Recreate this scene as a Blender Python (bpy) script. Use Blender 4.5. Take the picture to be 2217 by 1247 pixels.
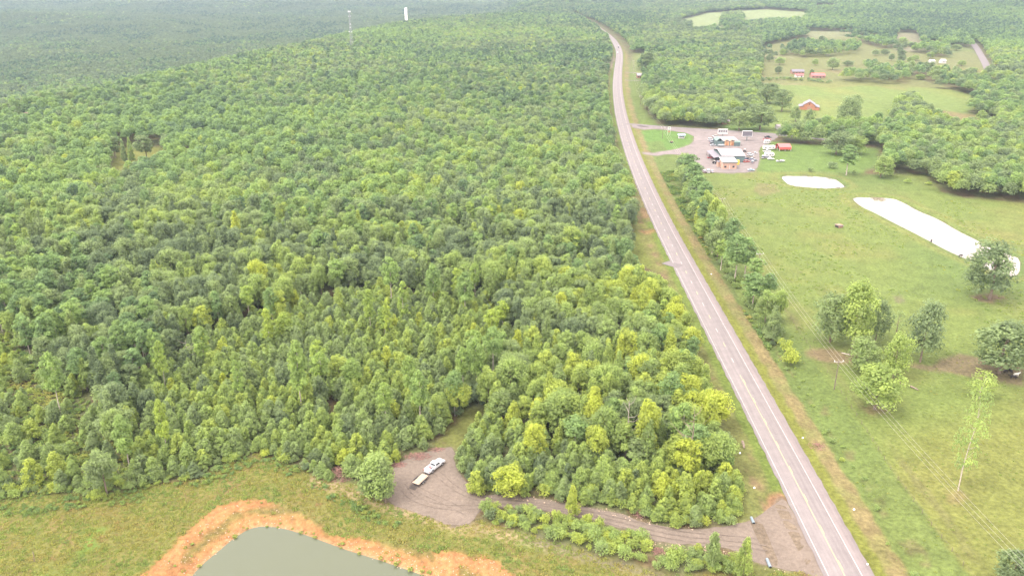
import bpy, bmesh, math, random
import numpy as np
from mathutils import Vector, Matrix

random.seed(7); rng = np.random.default_rng(7)
for o in list(bpy.data.objects): bpy.data.objects.remove(o)
SC = bpy.context.scene
COL = SC.collection

# ------------------------------------------------------------------ camera, world, sun, exposure
CAM_H = 122.0
FPX = 1737.0                       # focal length for a 2217 px wide frame
PITCH = math.atan(683.5 / FPX)     # horizon lies just above the top edge
cam = bpy.data.objects.new('camera', bpy.data.cameras.new('camera'))
COL.objects.link(cam); SC.camera = cam
cam.location = (0, 0, CAM_H)
cam.rotation_euler = (math.pi / 2 - PITCH, 0, 0)
cam.data.sensor_width = 36; cam.data.lens = 36 * FPX / 2217
cam.data.clip_start = 1; cam.data.clip_end = 40000

SUN_EL, SUN_AZ = math.radians(58), math.radians(-118)   # azimuth from +Y, clockwise positive
world = bpy.data.worlds.new("World"); SC.world = world; world.use_nodes = True
wn = world.node_tree.nodes; wl = world.node_tree.links
bg = wn['Background']; bg.inputs['Strength'].default_value = 0.15
sky = wn.new('ShaderNodeTexSky'); sky.sky_type = 'NISHITA'; sky.sun_disc = False
sky.sun_elevation = SUN_EL; sky.sun_rotation = SUN_AZ; sky.dust_density = 4.0; sky.air_density = 1.0; sky.ozone_density = 1.0
hs = wn.new('ShaderNodeHueSaturation'); hs.inputs['Saturation'].default_value = 0.22; hs.inputs['Value'].default_value = 1.0
tintn = wn.new('ShaderNodeMix'); tintn.data_type = 'RGBA'; tintn.blend_type = 'MULTIPLY'; tintn.inputs['Factor'].default_value = 1.0
tintn.inputs['B'].default_value = (1.06, 1.0, 0.98, 1)
cloud = wn.new('ShaderNodeMix'); cloud.data_type = 'RGBA'; cloud.inputs['Factor'].default_value = 0.62; cloud.inputs['B'].default_value = (11.5, 10.5, 10.2, 1)   # closed pale cloud cover
wl.new(sky.outputs[0], hs.inputs['Color']); wl.new(hs.outputs[0], tintn.inputs['A']); wl.new(tintn.outputs['Result'], cloud.inputs['A']); wl.new(cloud.outputs['Result'], bg.inputs['Color'])

sun = bpy.data.objects.new('sun', bpy.data.lights.new('sun', 'SUN')); COL.objects.link(sun)
sun.data.energy = 1.15; sun.data.angle = math.radians(20); sun.data.color = (1.0, 0.955, 0.88)
sdir = Vector((math.sin(SUN_AZ) * math.cos(SUN_EL), math.cos(SUN_AZ) * math.cos(SUN_EL), math.sin(SUN_EL)))
sun.rotation_euler = sdir.to_track_quat('Z', 'Y').to_euler(); sun.location = (0, 0, 400)

SC.view_settings.view_transform = 'Standard'; SC.view_settings.look = 'None'
SC.view_settings.gamma = 1; SC.view_settings.use_curve_mapping = False
SC.view_settings.exposure = 1.90
HAZE_DENSITY = 0.0001

# ------------------------------------------------------------------ survey: photo pixel <-> ground
CP, SP = math.cos(PITCH), math.sin(PITCH)
def ray(px, py):
    a = (px - 1108.5) / FPX; b = (623.5 - py) / FPX
    return np.array([a, CP + b * SP, -SP + b * CP])
def flat(px, py, z=0.0):
    d = ray(px, py); t = (z - CAM_H) / d[2]
    return d[0] * t, d[1] * t
def proj(x, y, z):
    dz = z - CAM_H
    zc = y * CP - dz * SP
    return 1108.5 + FPX * x / zc, 623.5 - FPX * (y * SP + dz * CP) / zc
def smooth(t):
    t = np.clip(t, 0, 1); return t * t * (3 - 2 * t)
def W(pts, z=0.0): return np.array([flat(px, py, z) for px, py in pts])
def inpoly(poly, x, y):
    x = np.asarray(x, float); y = np.asarray(y, float)
    r = np.zeros(x.shape, bool); n = len(poly); j = n - 1
    for i in range(n):
        xi, yi = poly[i]; xj, yj = poly[j]
        if yi != yj:
            r ^= ((yi > y) != (yj > y)) & (x < (xj - xi) * (y - yi) / (yj - yi) + xi)
        j = i
    return r
def polydist(poly, x, y, closed=True):
    """unsigned distance to a polyline"""
    x = np.asarray(x, float); y = np.asarray(y, float); best = np.full(x.shape, 1e18)
    n = len(poly)
    for i in range(n if closed else n - 1):
        ax, ay = poly[i]; bx, by = poly[(i + 1) % n]
        dx, dy = bx - ax, by - ay; L = dx * dx + dy * dy + 1e-9
        t = np.clip(((x - ax) * dx + (y - ay) * dy) / L, 0, 1)
        best = np.minimum(best, (x - ax - t * dx) ** 2 + (y - ay - t * dy) ** 2)
    return np.sqrt(best)
def sdist(poly, x, y):
    """signed distance, positive inside"""
    x = np.asarray(x, float); y = np.asarray(y, float)
    x0, y0 = poly.min(0) - 60; x1, y1 = poly.max(0) + 60
    out = np.full(x.shape, -60.0)
    m = (x > x0) & (x < x1) & (y > y0) & (y < y1)
    if m.any():
        d = polydist(poly, x[m], y[m]); s = inpoly(poly, x[m], y[m])
        out[m] = np.where(s, d, -d)
    return out
def chaikin(p, n=2, closed=False):
    p = np.array(p, float)
    for _ in range(n):
        a = p if not closed else np.vstack([p, p[:1]])
        q = np.empty((2 * (len(a) - 1), p.shape[1]))
        q[0::2] = a[:-1] * .75 + a[1:] * .25; q[1::2] = a[:-1] * .25 + a[1:] * .75
        p = q if closed else np.vstack([a[:1], q, a[-1:]])
    return p
# value noise (vectorised)
_perm = rng.random((256, 256))
def vnoise(x, y):
    xi = np.floor(x).astype(int); yi = np.floor(y).astype(int)
    fx = x - xi; fy = y - yi; fx = fx * fx * (3 - 2 * fx); fy = fy * fy * (3 - 2 * fy)
    a = _perm[xi & 255, yi & 255]; b = _perm[(xi + 1) & 255, yi & 255]
    c = _perm[xi & 255, (yi + 1) & 255]; d = _perm[(xi + 1) & 255, (yi + 1) & 255]
    return (a * (1 - fx) + b * fx) * (1 - fy) + (c * (1 - fx) + d * fx) * fy
def fbm(x, y, o=3):
    s = 0; a = .5; t = 0
    for k in range(o):
        s = s + a * vnoise(x * 2 ** k + 17.3 * k, y * 2 ** k + 9.1 * k); t += a; a *= .5
    return s / t

# highway centre line (photo survey), world metres
HWY_PX = [(2010, 1600), (1920, 1430), (1831, 1247), (1799, 1187), (1718, 1030), (1638.7, 880), (1607, 820), (1562, 735), (1522.6, 660), (1491, 600),
          (1439, 500), (1410.5, 440), (1384.5, 380), (1362, 320), (1348, 272), (1340.6, 240), (1336, 205), (1335, 180), (1337, 150), (1340, 128),
          (1340, 115), (1337, 104), (1329, 90), (1319, 80), (1308, 71), (1296, 61.5), (1282, 53.5), (1268, 45), (1256, 38), (1240, 30)]
HWY = chaikin(W(HWY_PX), 2)
HWY_L = np.concatenate([[0], np.cumsum(np.hypot(*np.diff(HWY, axis=0).T))])
def resample(P, step):
    L = np.concatenate([[0], np.cumsum(np.hypot(*np.diff(P, axis=0).T))])
    n = max(2, int(L[-1] / step) + 1); s = np.linspace(0, L[-1], n)
    return np.stack([np.interp(s, L, P[:, 0]), np.interp(s, L, P[:, 1])], 1), s
HWY_C, _ = resample(HWY, 30)
def hwy_side(x, y):
    """signed lateral offset from the highway, positive to the right"""
    d = polydist(HWY_C, x, y, closed=False)
    xc = np.interp(y, HWY_C[:, 1], HWY_C[:, 0])
    return np.where(np.asarray(x) > xc, d, -d)

# ridge crest on the left: ground falls away to a valley beyond it
RIDGE = W([(-900, 330), (-300, 300), (0, 262), (300, 205), (600, 130), (760, 92), (880, 62), (1000, 48), (1120, 38), (1200, 30)])
POND_A = chaikin(W([(421.8, 1247), (445.6, 1220.8), (477.5, 1195.4), (509, 1168), (541, 1147.6), (566.6, 1142.2), (604.8, 1146), (650, 1158.8), (691.7, 1174),
            (747.4, 1195), (803, 1211.7), (844.8, 1225.6), (909, 1248), (1010, 1290), (1010, 1420), (420, 1440), (370, 1320)], -1.6), 2, True)
POND_B = chaikin(W([(1690.9, 384), (1699, 381.2), (1747.7, 381.5), (1783.8, 384.3), (1807, 387.9), (1821.7, 397.8), (1832.5, 407.7), (1774.8, 408.6), (1711.6, 403.2), (1699, 393.3)], -.5), 1, True)
POND_C = chaikin(W([(1843, 429), (1860, 428), (1927, 427.5), (1958, 440), (1986, 457), (2030, 474), (2073.6, 500.7), (2114.6, 520), (2150, 540), (2185, 552), (2209, 560), (2207, 596), (2180, 600),
            (2150, 588), (2099, 564), (2048, 542), (1996.6, 513.5), (1932.5, 481.4), (1894, 461), (1863, 447)], -.5), 1, True)
def zf(x, y):
    x = np.asarray(x, float); y = np.asarray(y, float)
    r = np.hypot(x, y)
    ex = np.interp(y, RIDGE[:, 1], RIDGE[:, 0], left=RIDGE[0, 0], right=RIDGE[-1, 0])
    dl = ex - x
    z = -62 * smooth(dl / 260) * smooth((y - 300) / 250)
    hw = np.abs(hwy_side(x, y))
    far = smooth((r - 1500) / 2200)
    z = z + far * smooth((hw - 80) / 500) * ((fbm(x / 1100 + 3, y / 800 + 1, 3) - .42) * 75)
    z = z + 85 * smooth((r - 3300) / 4200) * (0.5 + fbm(x / 2600, y / 1500 + 5, 2))
    z = z + 34 * smooth((x - 500) / 900) * smooth((y - 1750) / 1500)
    z = z + 3.0 * (fbm(x / 120, y / 120, 2) - .5) * smooth((hw - 30) / 60) * smooth((-x + 60) / 60) * smooth((y - 230) / 120)
    # shallow ditch along the right verge and bank on the left
    hs_ = hwy_side(x, y)
    z = z - 0.8 * np.exp(-((hs_ - 17) / 3.5) ** 2) - 0.4 * np.exp(-((hs_ + 11) / 2.5) ** 2)
    da = sdist(POND_A, x, y); z = z - 1.9 * smooth((da + 9) / 11) - .8 * smooth(da / 4)
    for P in (POND_B, POND_C):
        d = sdist(P, x, y); z = z - 1.1 * smooth((d + 2.0) / 4.0) + .35 * np.exp(-((d + 5) / 3) ** 2)
    return z
def at(px, py):
    d = ray(px, py); z = 0.0
    for _ in range(6):
        t = (z - CAM_H) / d[2]; x, y = d[0] * t, d[1] * t
        z = float(zf(np.array([x]), np.array([y]))[0])
    return Vector((x, y, z))
def zc_of(p): return p[1] * CP - (p[2] - CAM_H) * SP
def ppm(p): return FPX / zc_of(p)
def height_to(p, ytop):
    """height of an upright thing standing at p whose top shows at photo row ytop"""
    lo, hi = 0.0, 120.0
    for _ in range(40):
        m = (lo + hi) / 2
        if proj(p[0], p[1], p[2] + m)[1] > ytop: lo = m
        else: hi = m
    return lo

# ------------------------------------------------------------------ materials
def newmat(name):
    m = bpy.data.materials.new(name); m.use_nodes = True
    nt = m.node_tree; b = nt.nodes['Principled BSDF']
    return m, nt, b
def N(nt, t, **kw):
    n = nt.nodes.new(t)
    for k, v in kw.items():
        if hasattr(n, k): setattr(n, k, v)
    return n
def mat(name, col, rough=.7, var=.18, scale=1.5, metal=0, spec=.3, paint=False, streak=None):
    """plain surface with procedural grain and wear; paint=True multiplies by the object's own colour"""
    m, nt, b = newmat(name)
    tc = N(nt, 'ShaderNodeTexCoord'); no = N(nt, 'ShaderNodeTexNoise'); no.inputs['Scale'].default_value = scale; no.inputs['Detail'].default_value = 5
    src = tc.outputs['Object']
    if streak:
        mp = N(nt, 'ShaderNodeMapping'); mp.inputs['Scale'].default_value = streak; nt.links.new(src, mp.inputs[0]); src = mp.outputs[0]
    nt.links.new(src, no.inputs['Vector'])
    mr = N(nt, 'ShaderNodeMapRange'); mr.inputs['From Min'].default_value = .3; mr.inputs['From Max'].default_value = .7
    mr.inputs['To Min'].default_value = 1 - var; mr.inputs['To Max'].default_value = 1 + var
    nt.links.new(no.outputs[0], mr.inputs[0])
    mx = N(nt, 'ShaderNodeMix', data_type='RGBA', blend_type='MULTIPLY'); mx.inputs['Factor'].default_value = 1
    mx.inputs['A'].default_value = (*col, 1); nt.links.new(mr.outputs[0], mx.inputs['B'])
    out = mx.outputs['Result']
    if paint:
        oi = N(nt, 'ShaderNodeObjectInfo'); m2 = N(nt, 'ShaderNodeMix', data_type='RGBA', blend_type='MULTIPLY'); m2.inputs['Factor'].default_value = 1
        nt.links.new(out, m2.inputs['A']); nt.links.new(oi.outputs['Color'], m2.inputs['B']); out = m2.outputs['Result']
    nt.links.new(out, b.inputs['Base Color'])
    b.inputs['Roughness'].default_value = rough; b.inputs['Metallic'].default_value = metal; b.inputs['Specular IOR Level'].default_value = spec
    return m
def attr_node(nt, name, kind):
    a = N(nt, 'ShaderNodeAttribute'); a.attribute_type = kind; a.attribute_name = name; return a
def leafmat(name, ramp, trans=.58, rough=.6):
    """foliage: hue from the tree's own 'tint', small changes from leaf cluster to leaf cluster"""
    m, nt, b = newmat(name); nt.nodes.remove(b); out = nt.nodes['Material Output']
    t = attr_node(nt, 'tint', 'INSTANCER'); lv = attr_node(nt, 'lv', 'GEOMETRY')
    a = N(nt, 'ShaderNodeMath', operation='MULTIPLY_ADD'); a.inputs[1].default_value = .22; nt.links.new(lv.outputs['Fac'], a.inputs[0]); nt.links.new(t.outputs['Fac'], a.inputs[2])
    s = N(nt, 'ShaderNodeMath', operation='SUBTRACT'); s.inputs[1].default_value = .11; nt.links.new(a.outputs[0], s.inputs[0])
    cr = N(nt, 'ShaderNodeValToRGB'); el = cr.color_ramp.elements
    while len(el) < len(ramp): el.new(.5)
    for e, (p, c) in zip(el, ramp): e.position = p; e.color = (*c, 1)
    nt.links.new(s.outputs[0], cr.inputs[0])
    mr = N(nt, 'ShaderNodeMapRange'); mr.inputs['To Min'].default_value = .78; mr.inputs['To Max'].default_value = 1.25
    nt.links.new(lv.outputs['Fac'], mr.inputs[0])
    mx = N(nt, 'ShaderNodeMix', data_type='RGBA', blend_type='MULTIPLY'); mx.inputs['Factor'].default_value = 1
    nt.links.new(cr.outputs[0], mx.inputs['A']); nt.links.new(mr.outputs[0], mx.inputs['B'])
    d = N(nt, 'ShaderNodeBsdfDiffuse'); tr = N(nt, 'ShaderNodeBsdfTranslucent'); ms = N(nt, 'ShaderNodeMixShader'); ms.inputs[0].default_value = trans
    nt.links.new(mx.outputs['Result'], d.inputs[0]); nt.links.new(mx.outputs['Result'], tr.inputs[0])
    nt.links.new(d.outputs[0], ms.inputs[1]); nt.links.new(tr.outputs[0], ms.inputs[2]); nt.links.new(ms.outputs[0], out.inputs['Surface'])
    return m
M = {}
M['broadleaf'] = leafmat('broadleaf_foliage', [(0, (.155, .205, .112)), (.25, (.240, .305, .132)), (.5, (.268, .350, .112)), (.75, (.315, .378, .095)), (1, (.39, .44, .08))])
M['pine'] = leafmat('pine_foliage', [(0, (.092, .140, .090)), (.4, (.190, .280, .110)), (.75, (.245, .335, .096)), (1, (.31, .385, .075))], .5)
M['weed'] = leafmat('weed_foliage', [(0, (.13, .20, .07)), (.35, (.20, .26, .065)), (.65, (.27, .265, .07)), (.85, (.30, .25, .09)), (1, (.32, .21, .11))], .4)
M['bark'] = mat('bark', (.17, .13, .10), .9, .35, 3)
M['pale_bark'] = mat('pale_bark', (.34, .29, .25), .9, .3, 3)
M['dead_wood'] = mat('dead_wood', (.32, .27, .24), .9, .3, 2)
M['brush'] = mat('dead_brush', (.20, .11, .09), .9, .4, 2)

# ------------------------------------------------------------------ mesh helpers
class MB:
    def __init__(s): s.v = []; s.f = []
    def add(s, vs, fs):
        b = len(s.v); s.v += [tuple(v) for v in vs]; s.f += [tuple(b + i for i in f) for f in fs]; return s
    def box(s, c, d, rz=0, taper=1.0):
        cx, cy, cz = c; hx, hy, hz = d[0] / 2, d[1] / 2, d[2] / 2; vs = []
        ca, sa = math.cos(rz), math.sin(rz)
        for sz in (-1, 1):
            k = 1 if sz < 0 else taper
            for sx, sy in ((-1, -1), (1, -1), (1, 1), (-1, 1)):
                x, y = sx * hx * k, sy * hy * k
                vs.append((cx + x * ca - y * sa, cy + x * sa + y * ca, cz + sz * hz))
        return s.add(vs, [(0, 3, 2, 1), (4, 5, 6, 7), (0, 1, 5, 4), (1, 2, 6, 5), (2, 3, 7, 6), (3, 0, 4, 7)])
    def tube(s, pts, rad, n=6, cap=True):
        pts = [Vector(p) for p in pts]; rad = rad if hasattr(rad, '__len__') else [rad] * len(pts)
        rings = []
        for i, p in enumerate(pts):
            d = (pts[min(i + 1, len(pts) - 1)] - pts[max(i - 1, 0)]).normalized()
            u = d.cross(Vector((0, 0, 1)) if abs(d.z) < .9 else Vector((1, 0, 0))).normalized(); w = d.cross(u)
            rings.append([p + (u * math.cos(2 * math.pi * k / n) + w * math.sin(2 * math.pi * k / n)) * rad[i] for k in range(n)])
        vs = [v for r in rings for v in r]; fs = []
        for i in range(len(pts) - 1):
            for k in range(n): fs.append((i * n + k, i * n + (k + 1) % n, (i + 1) * n + (k + 1) % n, (i + 1) * n + k))
        if cap: fs.append(tuple(range(n))[::-1]); fs.append(tuple((len(pts) - 1) * n + k for k in range(n)))
        return s.add(vs, fs)
    def prism(s, prof, y0, y1, axis='y', taper=None):
        """profile of (a, z) swept across; axis y: a = x"""
        n = len(prof); vs = []
        for y, k in ((y0, 0), (y1, 1)):
            for i, (a, z) in enumerate(prof):
                yy = y
                if taper: yy = y * taper[i]
                vs.append((a, yy, z) if axis == 'y' else (yy, a, z))
        fs = [tuple(range(n)), tuple(range(2 * n - 1, n - 1, -1))]
        for i in range(n):
            j = (i + 1) % n; fs.append((i, i + n, j + n, j))
        return s.add(vs, fs)
    def mesh(s, name, m=None, smooth_=False):
        me = bpy.data.meshes.new(name); me.from_pydata(s.v, [], s.f); me.update()
        bm = bmesh.new(); bm.from_mesh(me); bmesh.ops.recalc_face_normals(bm, faces=bm.faces); bm.to_mesh(me); bm.free()
        if m: me.materials.append(m)
        if smooth_: me.polygons.foreach_set('use_smooth', [True] * len(me.polygons))
        return me
    def obj(s, name, m, parent=None, smooth_=False, bevel=0):
        o = bpy.data.objects.new(name, s.mesh(name, m, smooth_)); COL.objects.link(o); o.parent = parent
        if bevel:
            b = o.modifiers.new('bevel', 'BEVEL'); b.width = bevel; b.segments = 2; b.limit_method = 'ANGLE'
        return o
def thing(name, label, cat, loc=(0, 0, 0), rz=0, group=None):
    o = bpy.data.objects.new(name, None); COL.objects.link(o); o.location = loc; o.rotation_euler = (0, 0, rz)
    o.empty_display_size = .1; o['label'] = label; o['category'] = cat
    if group: o['group'] = group
    return o
def tag(o, label, cat, group=None):
    o['label'] = label; o['category'] = cat
    if group: o['group'] = group
    return o
def structure(o, kind='structure'): o['kind'] = kind; return o
def copy_tree(o, parent=None):
    c = o.copy(); COL.objects.link(c); c.parent = parent
    for ch in KIDS.get(o.name, o.children): copy_tree(ch, c)
    return c
KIDS = {}
def heading(p, q): return math.atan2(q[1] - p[1], q[0] - p[0])

def quick_mesh(name, verts, faces, m=None):
    """numpy arrays: verts (n,3), faces (m,k)"""
    me = bpy.data.meshes.new(name); n, k = faces.shape
    me.vertices.add(len(verts)); me.vertices.foreach_set('co', np.ascontiguousarray(verts, np.float32).ravel())
    me.loops.add(n * k); me.loops.foreach_set('vertex_index', np.ascontiguousarray(faces, np.int32).ravel())
    me.polygons.add(n); me.polygons.foreach_set('loop_start', np.arange(0, n * k, k, dtype=np.int32))
    me.polygons.foreach_set('loop_total', np.full(n, k, np.int32)); me.update(calc_edges=True)
    if m: me.materials.append(m)
    return me

# ------------------------------------------------------------------ map of the land (surveyed in photo pixels, kept in world metres)
OPEN = {}
def area(name, pts): OPEN[name] = W(pts); return OPEN[name]
FIELD = area('rough_field', [(-900, 1300), (-500, 1130), (0, 1075), (160, 1068), (205, 1082), (330, 1048), (440, 1035), (480, 1005), (560, 982), (620, 1003), (700, 1038), (770, 1050), (815, 1080), (870, 1100),
      (985, 1140), (1040, 1125), (1180, 1165), (1300, 1205), (1420, 1242), (1620, 1244), (1730, 1235), (1780, 1247), (2010, 1900), (-400, 1900)])
LOT = area('gravel_lot', [(985, 966), (940, 973), (900, 983), (850, 1008), (852, 1035), (840, 1060), (828, 1082), (870, 1101), (930, 1118), (985, 1141), (1020, 1134), (1038, 1108), (1050, 1092),
      (1060, 1073), (1030, 1062), (1005, 1040), (990, 1015), (984, 1000)])
DRIVE = area('gravel_drive', [(1040, 1074), (1100, 1070), (1180, 1080), (1260, 1095), (1340, 1110), (1420, 1138), (1500, 1147), (1600, 1136), (1655, 1110), (1690, 1075), (1712, 1095), (1790, 1247),
      (1775, 1252), (1722, 1232), (1650, 1226), (1604, 1195), (1560, 1182), (1420, 1174), (1390, 1155), (1250, 1119), (1150, 1099), (1060, 1097), (1038, 1108)])
PATH = area('grass_path', [(945, 985), (1005, 975), (1032, 930), (1045, 890), (1015, 880), (975, 925), (940, 968)])
YARD = area('clearing_yard', [(1352, 545), (1380, 470), (1440, 478), (1500, 640), (1450, 600), (1425, 585), (1390, 578)])
area('clearing_far_left', [(235, 372), (246, 345), (262, 322), (300, 320), (345, 322), (385, 328), (350, 345), (300, 358), (280, 375)])
area('red_ground', [(-60, 243), (20, 236), (60, 232), (85, 236), (75, 246), (0, 252)])
area('pale_gap', [(125, 222), (150, 214), (178, 216), (170, 224), (140, 228)])
area('valley_gap', [(170, 139), (260, 131), (330, 126), (400, 116), (405, 120), (330, 131), (200, 143)])
area('valley_gap2', [(90, 168), (140, 166), (150, 169), (100, 173)])
area('yard_surround', [(1372, 268), (1560, 280), (1690, 290), (1690, 300), (1645, 325), (1640, 376), (1480, 374), (1385, 331)])
area('thicket_gap', [(715, 905), (722, 870), (738, 862), (742, 885), (735, 908)])
area('thicket_gap2', [(1085, 790), (1100, 770), (1122, 775), (1118, 795)])
AREA_R = area('right_verge', [(1336, 100), (1352, 118), (1368, 150), (1390, 165), (1394, 235), (1430, 277), (1490, 335), (1468, 400), (1560, 600), (1665, 745), (1900, 1247), (2000, 1400), (1700, 1400), (1330, 240)])
PASTURE = area('pasture', [(1500, 398), (1470, 368), (1478, 340), (1640, 368), (1800, 368), (1860, 378), (2000, 378), (2035, 412), (2060, 425), (2217, 440), (2700, 470), (3200, 900), (3400, 1800), (2000, 1900), (1800, 1247), (1660, 760), (1560, 560)])
GREEN = area('station_green', [(1375, 283), (1440, 281), (1505, 290), (1500, 310), (1470, 322), (1440, 328), (1395, 326)])
BIZ = area('business_lot', [(1372, 268), (1450, 277), (1560, 282), (1672, 289), (1690, 293), (1672, 306), (1640, 322), (1646, 345), (1636, 372), (1590, 376), (1512, 372), (1495, 345), (1480, 334),
      (1400, 336), (1385, 331), (1440, 328), (1470, 323), (1500, 311), (1505, 292), (1440, 281), (1378, 279), (1366, 276)])
area('business_grass', [(1636, 372), (1645, 322), (1672, 307), (1690, 311), (1865, 318), (1900, 322), (1905, 350), (1865, 378), (1780, 372)])
area('house_lawn', [(1560, 282), (1575, 262), (1640, 262), (1680, 282), (1672, 289)])
BARNF = area('barn_field', [(1655, 262), (1650, 240), (1640, 215), (1635, 195), (1660, 172), (1700, 168), (1800, 178), (1960, 186), (2060, 195), (2118, 212), (2100, 222), (2050, 238), (2150, 258), (2160, 276), (2050, 262), (1990, 250),
      (1945, 240), (1930, 262), (1905, 280), (1850, 284), (1780, 280), (1735, 282), (1700, 275)])
area('house_field', [(1655, 168), (1680, 150), (1735, 134), (1800, 142), (1830, 147), (1900, 150), (1965, 156), (1972, 168), (1962, 180), (1925, 178), (1890, 168), (1850, 172), (1800, 176), (1700, 168)])
area('mid_field_a', [(1868, 124), (1905, 116), (1965, 120), (1964, 136), (1950, 152), (1935, 150), (1900, 147), (1880, 140)])
area('mid_field_b', [(2018, 139), (2060, 136), (2135, 146), (2140, 160), (2085, 158), (2040, 150)])
area('mid_field_c', [(2046, 106), (2080, 102), (2112, 110), (2095, 118), (2055, 116)])
area('mid_field_d', [(1740, 132), (1760, 124), (1800, 126), (1860, 136), (1800, 142)])
area('mid_field_e', [(1780, 118), (1790, 112), (1850, 110), (1960, 104), (1955, 112), (1890, 116), (1820, 121)])
area('far_field_a', [(1466, 62), (1475, 44), (1530, 33), (1655, 31), (1760, 38), (1735, 44), (1650, 46), (1560, 56), (1520, 62)])
area('far_field_b', [(1545, 70), (1560, 64), (1612, 66), (1610, 71)])
area('far_field_c', [(1738, 76), (1752, 69), (1850, 70), (1840, 76), (1790, 80)])
area('far_field_d', [(1630, 112), (1650, 104), (1735, 107), (1734, 116)])
area('far_field_e', [(1936, 84), (1945, 71), (1985, 74), (1995, 95), (1950, 108), (1940, 100)])
area('far_field_f', [(1755, 33), (1765, 30), (1805, 31), (1800, 35)])
area('roadside_lot', [(1362, 158), (1372, 115), (1420, 120), (1445, 140), (1440, 160), (1400, 168)])
area('tan_field', [(1640, 165), (1655, 152), (1735, 152), (1740, 168), (1700, 170)])
def shifted(k, f=.72):
    out = []
    for x, y in OPEN[k]:
        px, py = proj(x, y, 0); sh = 13 * FPX / (y * CP + CAM_H * SP) * CP * f; out.append(flat(px, py + sh * (1 if True else 0)))
    return np.array(out)
FRONT = [shifted(k) for k in list(OPEN) if k.startswith(('mid_', 'far_', 'barn', 'house_field', 'tan_', 'red_', 'pale_', 'clearing_far', 'valley', 'business_grass', 'clearing_yard'))]
ROAD2_PX = [(2142, 157), (2138, 148), (2132, 136), (2124, 122), (2116, 108), (2106, 95)]
SIDE_PX = [(1355, 269), (1385, 271), (1450, 277), (1560, 283), (1672, 291), (1740, 298), (1800, 304)]
ROAD2 = W(ROAD2_PX); SIDE = W(SIDE_PX)
CLUMPS = [W(p) for p in [
    [(1395, 178), (1400, 235), (1445, 276), (1560, 274), (1600, 262), (1650, 236), (1648, 205), (1612, 180), (1500, 168)],
    [(1925, 268), (1945, 225), (1985, 225), (1995, 250), (2020, 268), (1960, 284)],
    [(1560, 48), (1565, 40), (1600, 38), (1612, 46), (1600, 58), (1560, 62)],
    [(1470, 68), (1480, 55), (1498, 57), (1495, 68)],
    [(1700, 118), (1712, 100), (1860, 104), (1862, 116), (1800, 124), (1740, 126)],
    [(1865, 165), (1880, 150), (1965, 156), (1975, 168), (1960, 182), (1900, 184), (1872, 182)],
    [(1380, 152), (1400, 125), (1428, 130), (1440, 150), (1420, 156)],
    [(1740, 292), (1770, 286), (1900, 282), (1905, 300), (1900, 312), (1800, 308), (1700, 305), (1690, 297)],
    [(1820, 175), (1835, 168), (1890, 172), (1893, 184), (1840, 181)],
]]
YOUNG = [W(p) for p in [[(300, 1060), (250, 900), (380, 780), (540, 690), (800, 640), (1050, 650), (1130, 760), (1090, 830), (1010, 900), (985, 975), (850, 1030), (700, 1045)],
    [(980, 1010), (1000, 940), (1060, 900), (1150, 950), (1300, 1010), (1500, 1040), (1600, 1040), (1660, 1125), (1600, 1160), (1230, 1120), (1030, 1080)]]]
SCRUB = W([(-400, 760), (0, 720), (130, 830), (240, 900), (260, 1060), (0, 1085), (-500, 1150)])
LOWG = W([(1000, 1035), (1230, 1062), (1400, 1085), (1640, 1105), (1690, 1075), (1960, 1400), (850, 1400)])
HEDGE = [W([(1040, 1130), (1045, 1096), (1150, 1108), (1250, 1128), (1385, 1165), (1412, 1195), (1395, 1216), (1300, 1198), (1180, 1162)]),
         W([(1415, 1235), (1422, 1205), (1500, 1188), (1560, 1190), (1602, 1208), (1622, 1240), (1560, 1247)])]
FOREST_EDGE = W([(1670, 1128), (1642, 1075), (1610, 1000), (1560, 880), (1500, 760), (1462, 690), (1448, 640), (1425, 590)])

GLADE = W([(1640, 182), (1655, 100), (1730, 84), (1880, 80), (2010, 92), (2120, 118), (2160, 150), (2217, 180), (2217, 200), (2100, 192), (1960, 190), (1800, 182)])
def glades(x, y):
    """loose grassy gaps between the tree lines of the upper right farmland"""
    return inpoly(GLADE, x, y) & (fbm(x / 75 + 2, y / 130 + 6, 2) < .64)
def covered(x, y):
    """True where the land carries closed woodland"""
    hs_ = hwy_side(x, y)
    f = ((hs_ < -np.interp(y, [100, 140, 300, 420, 2600], [14, 12.5, 12.5, 13, 12])) | (hs_ > np.interp(y, [800, 1500, 2600], [16, 22, 14]))) & (y > 60)
    for P in list(OPEN.values()) + FRONT: f &= ~inpoly(P, x, y)
    f &= ~glades(x, y)
    for P in CLUMPS: f |= inpoly(P, x, y)
    f &= polydist(ROAD2, x, y, False) > 9; f &= polydist(SIDE, x, y, False) > 7
    for P in (POND_A, POND_B, POND_C): f &= ~inpoly(P, x, y)
    return f

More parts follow.
